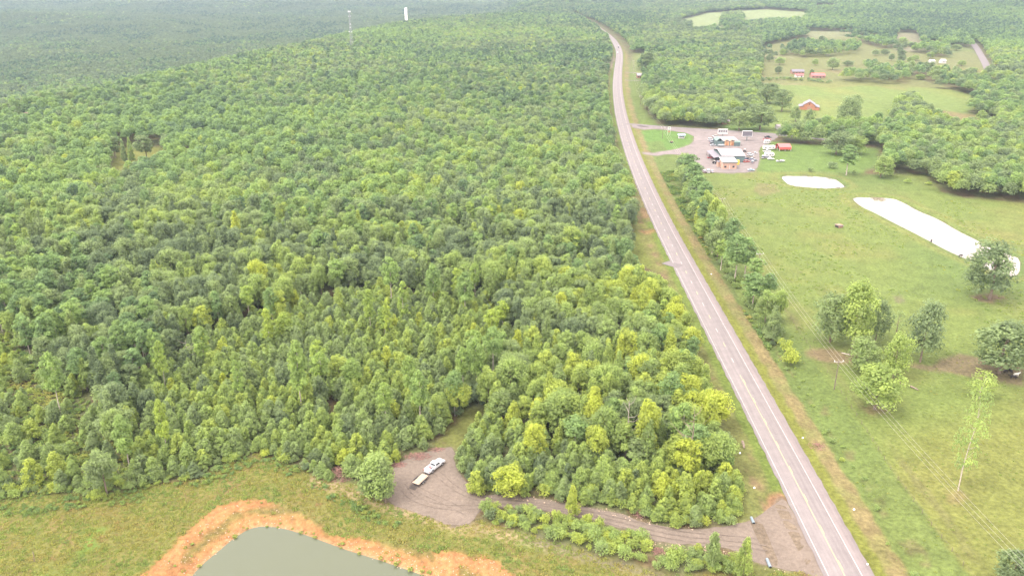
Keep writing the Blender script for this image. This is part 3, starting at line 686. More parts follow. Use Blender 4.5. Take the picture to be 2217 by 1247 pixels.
def crown_shrub(name, seed, h=2.6, rx=1.8, lobes=12, per=70, size=.22, m='broadleaf'):
    r_ = np.random.default_rng(seed); C = []; R_ = []
    for i in range(lobes):
        th = i * 2.4; rad = rx * (.25 + .5 * r_.random()); C.append((rad * math.cos(th), rad * math.sin(th), h * (.3 + .42 * r_.random()))); R_.append(h * (.20 + .16 * r_.random()))
    V, LV = leaves_on(np.array(C), np.array(R_), per, size, tang=.6, r_=r_, down=-.2)
    return leaf_mesh(name, V, LV, M[m])

BROAD = [(crown_broad('broadleaf_crown', 10 + i, 13, (3.7, 2.7, 3.3, 2.4, 4.3, 3.0)[i], (.2, .12, .18, .10, .25, .12)[i], (30, 34, 26, 30, 36, 26)[i]), trunk_mesh('broadleaf_trunk', 11, .22, M['bark'], 6, i, 3)) for i in range(6)]
for i_ in (1, 3): BROAD[i_] = (crown_cone('broadleaf_crown', 140 + i_, 14.5, 3.3, 46, 120, .29, tip=.75), trunk_mesh('broadleaf_trunk', 12, .2, M['bark'], 6, 60 + i_, 2.2))
PINE = [(crown_pine('pine_crown', 30 + i, 15, (2.5, 2.9, 2.2, 2.7, 3.0)[i], (.42, .5, .35, .58, .45)[i], (26, 24, 26, 18, 28)[i]), trunk_mesh('pine_trunk', 14.4, .17, M['pale_bark'], 4, i + 9, 1.6, .25, .5)) for i in range(5)]
CONE = [(crown_cone('young_crown', 50 + i, 6, (2.2, 2.6, 2.0, 2.4, 2.9)[i], (28, 32, 26, 28, 36)[i], tip=(.5, .85, .7, .45, .8)[i]), trunk_mesh('young_trunk', 5.2, .08, M['bark'], 3, i + 20, .8, .1)) for i in range(5)]
SHRUB = [(crown_shrub('shrub_foliage', 70 + i, 2.6, (1.7, 2.1, 1.4, 1.9)[i]), trunk_mesh('shrub_stem', 1.4, .05, M['bark'], 3, i + 40, .8, .1, .1)) for i in range(4)]
# lighter versions of the same trees for the distance
def crown_dome(name, seed, h, rx, base, lobes, per, size, m):
    """rounded crown for trees seen from afar: clusters close under a domed outline"""
    r_ = np.random.default_rng(seed); C = []; R_ = []; z0 = h * base; hh = h - z0
    for i in range(lobes):
        u = (i + .5) / lobes; ph = math.acos(1 - 1.25 * u); th = i * 2.4 + r_.random() * .5; k = .60 + .16 * r_.random()
        C.append((rx * k * math.sin(ph) * math.cos(th), rx * k * math.sin(ph) * math.sin(th), z0 + hh * .42 + hh * .46 * math.cos(ph))); R_.append(rx * (.34 + .12 * r_.random()))
    V, LV = leaves_on(np.array(C), np.array(R_), per, size, tang=.88, r_=r_, down=-.3); return leaf_mesh(name, V, LV, M[m])
BROAD_M = [crown_dome('broadleaf_mid', 10 + i, 13, (3.9, 4.3, 3.5, 4.0)[i], (.2, .25, .15, .2)[i], 24, 44, .52, 'broadleaf') for i in range(4)]
PINE_M = [crown_dome('pine_mid', 30 + i, 14.5, (3.1, 3.4, 2.8, 3.2)[i], (.42, .5, .38, .45)[i], 20, 44, .45, 'pine') for i in range(4)]
BROAD_F = [crown_dome('broadleaf_far', 10 + i, 13, (4.2, 4.6, 3.8)[i], .15, 13, 26, .95, 'broadleaf') for i in range(3)]
PINE_F = [crown_dome('pine_far', 30 + i, 14.5, (3.5, 3.8, 3.3)[i], .35, 11, 26, .85, 'pine') for i in range(3)]
FULL = [(crown_broad('full_crown', 110 + i, 13, (4.0, 4.6, 4.3)[i], .03, 44, 80, .36), trunk_mesh('full_trunk', 11, .26, M['bark'], 6, 30 + i, 3)) for i in range(3)]
def merged(name, crown, trunk):
    """crown and trunk in one mesh, for the uncounted mass of the wood"""
    n0 = len(crown.vertices); V = np.empty(n0 * 3, np.float32); crown.vertices.foreach_get('co', V)
    nf = len(crown.polygons); lv = np.empty(nf, np.float32); crown.attributes['lv'].data.foreach_get('value', lv)
    tv = np.array([v.co[:] for v in trunk.vertices], np.float32); tf = []
    for p in trunk.polygons:
        w = list(p.vertices)
        for i in range(1, len(w) - 1): tf.append((w[0], w[i], w[i + 1]))
    tf = np.array(tf) + n0
    me = quick_mesh(name, np.concatenate([V.reshape(-1, 3), tv]), np.concatenate([np.arange(nf * 3).reshape(-1, 3), tf]), crown.materials[0])
    me.materials.append(trunk.materials[0])
    me.polygons.foreach_set('material_index', np.concatenate([np.zeros(nf, np.int32), np.ones(len(tf), np.int32)]))
    a = me.attributes.new('lv', 'FLOAT', 'FACE'); a.data.foreach_set('value', np.concatenate([lv, np.zeros(len(tf), np.float32)])); return me
BROAD_N = [merged('broadleaf_near', c, t) for c, t in BROAD]; PINE_N = [merged('pine_near', c, t) for c, t in PINE]
CONE_N = [merged('young_near', c, t) for c, t in CONE]; SHRUB_N = [c for c, t in SHRUB]

def scatter(name, meshes, X, Y, Z, S, SZ, ROT, TINT, PICK, label=None):
    """ONE object whose geometry nodes set a copy of one of `meshes` on every point"""
    n = len(X); me = bpy.data.meshes.new(name); me.vertices.add(n)
    me.vertices.foreach_set('co', np.stack([X, Y, Z], 1).astype(np.float32).ravel())
    for nm, arr, ty in (('scl', np.stack([S, S, SZ], 1).astype(np.float32), 'FLOAT_VECTOR'), ('rot', np.stack([np.zeros(n), np.zeros(n), ROT], 1).astype(np.float32), 'FLOAT_VECTOR'), ('tint', np.asarray(TINT, np.float32), 'FLOAT'), ('pick', np.asarray(PICK, np.int32), 'INT')):
        a = me.attributes.new(nm, ty, 'POINT'); a.data.foreach_set('vector' if ty == 'FLOAT_VECTOR' else 'value', arr.ravel())
    o = bpy.data.objects.new(name, me); COL.objects.link(o); o['kind'] = 'stuff'
    if label: o['label'] = label
    ng = bpy.data.node_groups.new(name, 'GeometryNodeTree')
    ng.interface.new_socket('Geometry', in_out='INPUT', socket_type='NodeSocketGeometry'); ng.interface.new_socket('Geometry', in_out='OUTPUT', socket_type='NodeSocketGeometry')
    gi = ng.nodes.new('NodeGroupInput'); go = ng.nodes.new('NodeGroupOutput'); iop = ng.nodes.new('GeometryNodeInstanceOnPoints'); jn = ng.nodes.new('GeometryNodeJoinGeometry')
    for m_ in meshes[::-1]:
        po = bpy.data.objects.new('source_' + m_.name, m_); oi = ng.nodes.new('GeometryNodeObjectInfo'); oi.inputs['Object'].default_value = po; oi.inputs['As Instance'].default_value = True
        ng.links.new(oi.outputs['Geometry'], jn.inputs[0])
    ng.links.new(gi.outputs[0], iop.inputs['Points']); ng.links.new(jn.outputs[0], iop.inputs['Instance']); iop.inputs['Pick Instance'].default_value = True
    def named(nm, ty):
        a = ng.nodes.new('GeometryNodeInputNamedAttribute'); a.data_type = ty; a.inputs['Name'].default_value = nm; return [s_ for s_ in a.outputs if s_.name == 'Attribute' and s_.enabled][0]
    ng.links.new(named('pick', 'INT'), iop.inputs['Instance Index']); ng.links.new(named('rot', 'FLOAT_VECTOR'), iop.inputs['Rotation']); ng.links.new(named('scl', 'FLOAT_VECTOR'), iop.inputs['Scale'])
    ng.links.new(iop.outputs[0], go.inputs[0])
    md = o.modifiers.new('scatter', 'NODES'); md.node_group = ng
    return o

# ------------------------------------------------------------------ where the trees stand
def jgrid(x0, x1, y0, y1, s, jit=.42):
    gx = np.arange(x0, x1, s); gy = np.arange(y0, y1, s * .9); X, Y = np.meshgrid(gx, gy); X[1::2] += s / 2
    X = X + (rng.random(X.shape) - .5) * 2 * jit * s; Y = Y + (rng.random(Y.shape) - .5) * 2 * jit * s
    return X.ravel(), Y.ravel()
def infrustum(x, y, pad=1.16):
    z = -20.0; zc = y * CP - (z - CAM_H) * SP
    return (np.abs(x) / zc < .638 * pad + 12 / zc) & (zc > 20)
def keep_inside(x, y, lo=0): # (photo rows) keep only what can show
    px, py = proj(x, y, zf(x, y)); return (py < 1420) & (py > -8)
PTS = []
def collect(kind, X, Y, S, SZ, T): PTS.append((kind, X, Y, S, SZ, T))

# mature and young wood, band by band
bands = [(60, 420, 5.1), (420, 900, 6.1), (900, 1700, 7.0), (1700, 3000, 8.8), (3000, 5600, 12.5)]
for b0, b1, sp in bands:
    X, Y = jgrid(-b1 * .85 - 60, b1 * .85 + 60, b0, b1, sp); k = infrustum(X, Y); X, Y = X[k], Y[k]
    k = covered(X, Y); X, Y = X[k], Y[k]; k = keep_inside(X, Y); X, Y = X[k], Y[k]; n = len(X)
    PX, PY = proj(X, Y, zf(X, Y))
    young = np.zeros(n, bool)
    for P in YOUNG: young |= inpoly(P, X, Y)
    scrub = inpoly(SCRUB, X, Y); hed = np.zeros(n, bool)
    for P in HEDGE: hed |= inpoly(P, X, Y)
    u = rng.random(n); big = fbm(X / 90 + 20, Y / 130, 2); mid = fbm(X / 28, Y / 28 + 70, 2)
    pfrac = np.where(PY > 480, .20, np.where(PY > 380, .45, .60)) + (big - .5) * 1.5
    pfrac = np.where((PX > 1390), .25 + (big - .5) * 1.4, pfrac)
    pfrac = np.where((PY < 120) & (PX > 1650), .9, pfrac)
    pfrac = pfrac - .45 * smooth((np.interp(Y, RIDGE[:, 1], RIDGE[:, 0]) - X - 20) / 80) * (PX < 1100)
    pine = (u < pfrac)
    emergent = young & (rng.random(n) < .085) & (sdist(FIELD, X, Y) < -9)
    thin = rng.random(n)
    low_ground = inpoly(LOWG, X, Y)
    kp = np.where(young, emergent, np.where(scrub, thin < .0, True)) & ~hed & ~low_ground & ~(inpoly(GLADE, X, Y) & (rng.random(n) < .55))
    pine = np.where(young | scrub, rng.random(n) < .75, pine)
    edge = np.minimum(polydist(FOREST_EDGE, X, Y, False), 99)
    yellowish = smooth((PX - 1040) / 160) * smooth((1660 - PX) / 80) * smooth((PY - 560) / 120)
    tint = .27 + (mid - .5) * .8 + rng.normal(size=n) * .15 + yellowish * .17
    tint = np.where(rng.random(n) < .05 + .10 * yellowish, tint + .35, tint)
    valley = smooth((np.interp(Y, RIDGE[:, 1], RIDGE[:, 0]) - X - 30) / 120); tint = tint - .16 * valley * (PX < 1000)
    tint = np.where(pine, .46 + (mid - .5) * .35 + rng.normal(size=n) * .13, tint)
    tint = tint + (fbm(X / 330 + 5, Y / 420, 2) - .5) * .55 * smooth((Y - 700) / 500) - valley * .08
    grow = np.interp(Y, [0, 1500, 3000, 5600], [1, 1.0, 1.28, 1.8])
    tint = tint + .08 * (PX > 1390)
    tint = tint - .17 * smooth((Y - 430) / 450) - .16 * smooth((Y - 1200) / 1400)  # leaf tint drops with distance: aerial fade put into the colour
    tint = np.where(emergent, tint + .34, tint)
    S = (.80 + .45 * rng.random(n)) * np.where(pine, 1.08, 1.0) * grow; SZ = (.72 + .50 * rng.random(n) ** 1.3) * grow ** .5
    SZ = np.where(emergent & pine, SZ * 1.1, SZ); S = np.where(emergent & pine, S * .82, S)
    S = np.where(edge < 7, S * .8, S); SZ = np.where(edge < 7, SZ * .8, SZ)
    right = PX > 1390
    S = np.where(right & ~pine, S * 1.15, S); SZ = np.where(right, SZ * .95, SZ)
    for kd, mk in (('pine_tree', pine), ('broadleaf_tree', ~pine)):
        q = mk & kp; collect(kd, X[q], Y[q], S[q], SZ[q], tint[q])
# young thicket
X, Y = jgrid(-230, 150, 60, 420, 3.5); k = infrustum(X, Y); X, Y = X[k], Y[k]; k = covered(X, Y); X, Y = X[k], Y[k]
yg = np.zeros(len(X), bool)
for P in YOUNG: yg |= inpoly(P, X, Y)
X, Y = X[yg], Y[yg]; n = len(X); PX, PY = proj(X, Y, zf(X, Y)); mid = fbm(X / 14, Y / 14 + 70, 2)
S = .82 + .55 * rng.random(n) ** 1.5; SZ = S * (.8 + .4 * rng.random(n)); ed = np.minimum(np.minimum(sdist(LOT, X, Y), 0) * -1, np.minimum(sdist(FIELD, X, Y), 0) * -1); ed = np.minimum(ed, -np.minimum(sdist(DRIVE, X, Y), 0))
S *= np.interp(ed, [0, 6], [.72, 1]); SZ *= np.interp(ed, [0, 8], [.62, 1.05])
tint = .42 + (mid - .5) * .6 + rng.normal(size=n) * .15 + .16 * smooth((PX - 1200) / 200) + np.where(rng.random(n) < .06, .3, 0)
collect('young_tree', X, Y, S, SZ, tint)
X, Y = jgrid(-330, -60, 90, 330, 5.2); k = inpoly(SCRUB, X, Y) & infrustum(X, Y, 1.1) & covered(X, Y) & (rng.random(len(X)) < .55); X, Y = X[k], Y[k]; n = len(X)
S = .7 + .6 * rng.random(n); collect('young_tree', X, Y, S, S * (.8 + .4 * rng.random(n)), .45 + rng.normal(size=n) * .16)
# shrubs: scrub patch on the left, hedge between drive and field, weedy edge of the wood, foot of the hedgerow
def shrubs(polys, sp, prob, s0, s1, t0, ts, seed=0, fn=None):
    for P in polys:
        x0, y0 = P.min(0); x1, y1 = P.max(0); X, Y = jgrid(x0, x1, y0, y1, sp)
        k = inpoly(P, X, Y) & (rng.random(len(X)) < prob) & infrustum(X, Y, 1.1)
        if fn is not None: k &= fn(X, Y)
        X, Y = X[k], Y[k]; n = len(X); S = s0 + (s1 - s0) * rng.random(n) ** 1.4
        collect('shrub', X, Y, S, S * (.75 + .6 * rng.random(n)), t0 + rng.normal(size=n) * ts)
SC_Y = W([(-200, 760), (0, 720), (130, 830), (240, 900), (290, 1050), (160, 1066), (0, 1078), (-300, 1120)])
shrubs([SC_Y], 3.0, .75, .5, 1.35, .42, .16, fn=lambda x, y: fbm(x / 9, y / 9, 2) > .46)
shrubs(HEDGE, 1.9, .9, .45, 1.15, .55, .18)
shrubs([W([(-100, 1080), (160, 1068), (205, 1085), (330, 1050), (440, 1038), (480, 1008), (560, 985), (620, 1006), (700, 1040), (700, 1020), (560, 960), (440, 1010), (200, 1050), (0, 1060)])], 2.0, .8, .4, 1.0, .45, .2)
shrubs([W([(1060, 1066), (1100, 1062), (1180, 1072), (1340, 1102), (1420, 1130), (1500, 1139), (1600, 1128), (1610, 1105), (1420, 1095), (1180, 1045), (1030, 1040)])], 1.8, .6, .6, 1.2, .6, .2)
shrubs([W([(1180, 930), (1480, 900), (1580, 1060), (1250, 1040)])], 3.4, .8, 1.0, 2.0, .42, .15)
BELT = W([(1465, 350), (1482, 400), (1510, 470), (1542, 540), (1588, 620), (1638, 690), (1672, 745), (1700, 750), (1690, 722), (1630, 650), (1588, 590), (1548, 505), (1510, 425), (1485, 360)])
shrubs([BELT], 2.6, .85, .6, 1.3, .32, .12)
shrubs([W([(1640, 720), (1700, 750), (1760, 850), (1830, 960), (1900, 1080), (1990, 1247), (1960, 1247), (1850, 1050), (1740, 860), (1670, 760)])], 3.2, .35, .25, .6, .42, .15)
shrubs([W([(1780, 372), (1900, 372), (2030, 392), (2040, 405), (1950, 398), (1880, 385)])], 6, .35, .6, 1.4, .4, .12)
shrubs([W([(1640, 172), (1700, 170), (1800, 178), (1798, 182), (1700, 174), (1640, 177)])], 5, .8, .8, 1.5, .2, .1)

allp = {}
for kd, X, Y, S, SZ, T in PTS:
    allp.setdefault(kd, []).append(np.stack([X, Y, zf(X, Y), S, SZ, np.clip(T, 0, 1)], 1))
allp = {k: np.concatenate(v) for k, v in allp.items()}

# ------------------------------------------------------------------ labels for the woodland trees
PLACES = [((150, 560), 'near the pale bare trunk by the left gap'), ((300, 640), 'in the oaks below the left dark gap'), ((60, 700), 'between the dirt cut and the left scrub'), ((190, 690), 'in the low oaks right of the dirt cut'), ((430, 560), 'by the dark firs left of centre'), ((620, 600), 'around the small grey snag'), ((740, 570), 'behind the leaning pine left of centre'), ((960, 600), 'behind the slim pines of the thicket'), ((980, 540), 'in the grey oaks right of centre'), ((330, 740), 'around the bright trees of the left thicket'), ((540, 740), 'below the bright yellow tree at left'), ((20, 560), 'at the far left edge above the dirt cut'), ((1180, 620), 'at the top of the yellowish wood'), ((1290, 640), 'in the upper yellowish wood near the driveway'), ((1330, 740), 'in the middle of the yellowish wood'), ((1240, 780), 'in the yellowish wood right of the small gap'),
          ((70, 620), "beside the dirt cut at the left edge"), ((60, 800), 'over the open scrub at the far left'), ((250, 780), 'above the left scrub'), ((150, 980), 'in the weedy scrub at the lower left'),
          ((330, 900), 'above the lower left scrub'), ((230, 1040), "at the lower left corner of the woods"), ((400, 990), "at the grassy bay of the field"), ((560, 930), "on the field edge left of the brush pile"),
          ((450, 820), 'in the thicket left of the bare earth gap'), ((690, 940), 'in the thicket above the brush pile'), ((800, 1050), 'beside the brush pile and gravel lot'), ((740, 850), 'around the narrow bare earth gap'), ((860, 930), "behind the gravel lot"),
          ((900, 820), 'in the young thicket above the parked pickup'), ((980, 880), 'beside the grass path leading off the lot'), ((650, 720), 'among tall pines left of the young thicket'), ((780, 660), 'at the top of the young thicket'), ((960, 700), 'in the young thicket below the dark oaks'),
          ((1080, 800), 'around the small grassy gap in the woods'), ((1040, 1000), 'along the right rim of the gravel lot'), ((1110, 1050), "where the lot meets the drive"), ((1230, 1070), "along the drive below the tall wood"), ((1380, 1100), 'along the middle of the gravel drive'),
          ((1530, 1110), 'where the drive nears the highway'), ((1620, 1080), "at the wood corner by the culvert pipe"), ((1150, 900), 'right of the grass path'), ((1270, 940), "in the wood between lot and highway"), ((1400, 960), 'around the bare trunks by the highway'),
          ((1540, 980), 'at the wood edge beside the fallen stump'), ((1480, 850), 'at the highway side of the tall wood'), ((1300, 820), 'in the yellowish wood left of the highway'), ((1430, 720), 'beside the highway by the driveway'), ((1200, 700), 'in the centre of the yellowish wood'),
          ((1380, 610), 'just below the clearing with the driveway'), ((1150, 1140), 'in the hedge below the drive, lot end'), ((1300, 1165), 'in the middle of the hedge below the drive'), ((1400, 1200), 'at the gap in the hedge below the drive'), ((1540, 1215), 'in the short hedge near the drive mouth'),
          ((1500, 430), "at the roadside tree row's shop end"), ((1580, 590), "below the middle of the roadside row"), ((1680, 730), "at the roadside row's near end"), ((1800, 950), 'in the ditch weeds right of the highway'), ((1900, 1130), "in the weeds at the bottom right verge"),
          ((1850, 380), 'beside the small pond'), ((1990, 395), 'below the wood right of the ponds'), ((1720, 173), "along the fence below the red-roofed houses"), ((500, 620), 'in the old oaks left of centre'), ((300, 560), "above the bare-trunked pines"), ((850, 560), 'in the oaks at the centre of the forest'), ((1100, 600), 'in the oaks left of the clearing')]
PLX = np.array([p for p, _ in PLACES], float)
def place_words(px, py): return PLACES[int(np.argmin((PLX[:, 0] - px) ** 2 + ((PLX[:, 1] - py) * 1.3) ** 2))][1]
def describe(kind, t, sz, s, px, py):
    noun = {'pine_tree': 'pine', 'broadleaf_tree': 'broadleaf tree', 'young_tree': 'young tree', 'shrub': 'shrub'}[kind]
    cw = ('dark green', 'dull green', 'mid green', 'light green', 'yellow-green', 'yellowish')[int(np.searchsorted([.18, .32, .46, .62, .80], t))]
    lo, hi = {'pine_tree': (.82, 1.0), 'broadleaf_tree': (.84, 1.02), 'young_tree': (.7, 1.1), 'shrub': (.7, 1.1)}[kind]
    hw_ = 'low ' if sz < lo else ('tall ' if sz > hi else '')
    bw = 'slender ' if s / sz < .92 else ('broad ' if s / sz > 1.15 else '')
    return f'{hw_}{bw}{cw} {noun} {place_words(px, py)}'
SRC = {'pine_tree': PINE, 'broadleaf_tree': BROAD, 'young_tree': CONE, 'shrub': SHRUB}
CAT = {'pine_tree': 'pine tree', 'broadleaf_tree': 'tree', 'young_tree': 'young tree', 'shrub': 'shrub'}
LIM = {'pine_tree': 240, 'broadleaf_tree': 250, 'young_tree': 280, 'shrub': 260}
def plant(kind, x, y, z, s, sz, tint, label, group=None, variant=None, rot=None, src=None):
    cr, tr = (src or SRC[kind])[variant if variant is not None else random.randrange(len(src or SRC[kind]))]
    e = thing(kind, label, CAT.get(kind, 'tree'), (x, y, z), rot if rot is not None else random.random() * 6.28, group)
    e.scale = (s, s, sz)
    c = bpy.data.objects.new('crown' if kind != 'shrub' else 'foliage', cr); COL.objects.link(c); c.parent = e; c['tint'] = float(tint)
    t = bpy.data.objects.new('trunk' if kind != 'shrub' else 'stem', tr); COL.objects.link(t); t.parent = e
    return e
rest = {}
for kd, A in allp.items():
    px, py = proj(A[:, 0], A[:, 1], A[:, 2]); h = {'pine_tree': 15, 'broadleaf_tree': 13, 'young_tree': 6, 'shrub': 2.6}[kd]
    px2, py2 = proj(A[:, 0], A[:, 1], A[:, 2] + h * A[:, 4])
    vis = (px > 5) & (px < 2212) & (py2 < 1235) & (py > 0)
    d = np.where(vis, A[:, 1], 1e9)
    idx = np.argsort(d)[:LIM[kd]]; idx = idx[d[idx] < 1e8]
    labs = [describe(kd, A[i][5], A[i][4], A[i][3], px[i], py[i]) for i in idx]; same = {}
    for i, lb in zip(idx, labs): same.setdefault(lb, []).append(i)
    for lb, ii in same.items():
        ii.sort(key=lambda i: px[i]); words_ = {1: [''], 2: ['left ', 'right '], 3: ['left ', 'middle ', 'right ']}.get(len(ii), [''] * len(ii))
        if len(ii) == 4:      # two to the left, two to the right: nearer and farther
            ii = sorted(ii[:2], key=lambda i: -py[i]) + sorted(ii[2:], key=lambda i: -py[i]); words_ = ['near left ', 'far left ', 'near right ', 'far right ']
        for i, wd in zip(ii, words_):
            x, y, z, s, sz, t = A[i]; full = wd + lb; full = full.replace('broadleaf tree', 'tree') if len(full.replace('-', ' ').split()) > 15 else full; plant(kd, x, y, z, s, sz, t, full, CAT[kd] + 's ' + place_words(px[i], py[i]) if len(ii) <= 4 else lb)
    m_ = np.ones(len(A), bool); m_[idx] = False; rest[kd] = A[m_]

def mass(name, A, meshes, label):
    if not len(A): return
    n = len(A); scatter(name, meshes, A[:, 0], A[:, 1], A[:, 2], A[:, 3], A[:, 4], rng.random(n) * 6.28, A[:, 5], rng.integers(0, len(meshes), n), label)
for kd, nm, near, midm, farm, lab in (('pine_tree', 'pine_forest', PINE_N, PINE_M, PINE_F, 'pines of the closed forest'), ('broadleaf_tree', 'broadleaf_forest', BROAD_N, BROAD_M, BROAD_F, 'broadleaf trees of the closed forest')):
    A = rest[kd]; r = A[:, 1]
    # one object per kind: nearer points pick the finer trees, farther points the lighter ones
    ms = near + midm + farm; n = len(A)
    pick = np.where(r < 400, rng.integers(0, len(near), n), np.where(r < 1000, len(near) + rng.integers(0, len(midm), n), len(near) + len(midm) + rng.integers(0, len(farm), n)))
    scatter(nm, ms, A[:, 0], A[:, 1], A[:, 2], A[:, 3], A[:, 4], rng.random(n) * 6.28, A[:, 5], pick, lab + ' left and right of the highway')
    print('MASS', nm, n)
mass('young_thicket', rest['young_tree'], CONE_N, 'dense young trees of the thicket behind the gravel lot')
mass('undergrowth', rest['shrub'], SHRUB_N, 'shrubs along wood edges and ditches')

# ------------------------------------------------------------------ trees that stand alone, one by one
def lone(kind, px, py, ytop, wpx, tint, label, src=None, variant=None, crownw=None, rot=None, group=None):
    p = at(px, py); h = height_to(p, ytop); w = wpx / ppm(p)
    lst = src or SRC[kind]; variant = variant if variant is not None else random.randrange(len(lst)); me = lst[variant][0]
    co = np.empty(len(me.vertices) * 3, np.float32); me.vertices.foreach_get('co', co); co = co.reshape(-1, 3)
    lo_, hi_ = np.percentile(co, [.1, 99.9], axis=0); H_ = hi_[2] + .2; W_ = (hi_[0] - lo_[0] + hi_[1] - lo_[1]) / 2
    return plant(kind, p.x, p.y, p.z, w / W_ * (1.15 if src is FULL else 1.0), h / H_, tint, label, group, variant, rot, src)
    H0 = {'pine_tree': 15, 'broadleaf_tree': 13, 'young_tree': 6.2, 'shrub': 2.2}[kind]; W0 = {'pine_tree': 6.2, 'broadleaf_tree': 8.6, 'young_tree': 4.6, 'shrub': 4.4}[kind]
    return plant(kind, p.x, p.y, p.z, w / W0, h / H0, tint, label, group, variant, rot, src)
sparse = [(crown_broad('sparse_crown', 90, 13, 3.2, .12, 22, 26, .26), BROAD[1][1])]
wispy = [(crown_broad('wispy_crown', 95, 13, 2.2, .02, 34, 26, .24), trunk_mesh('thin_trunk', 11, .09, M['pale_bark'], 8, 4, 1.6, .3, .1))]
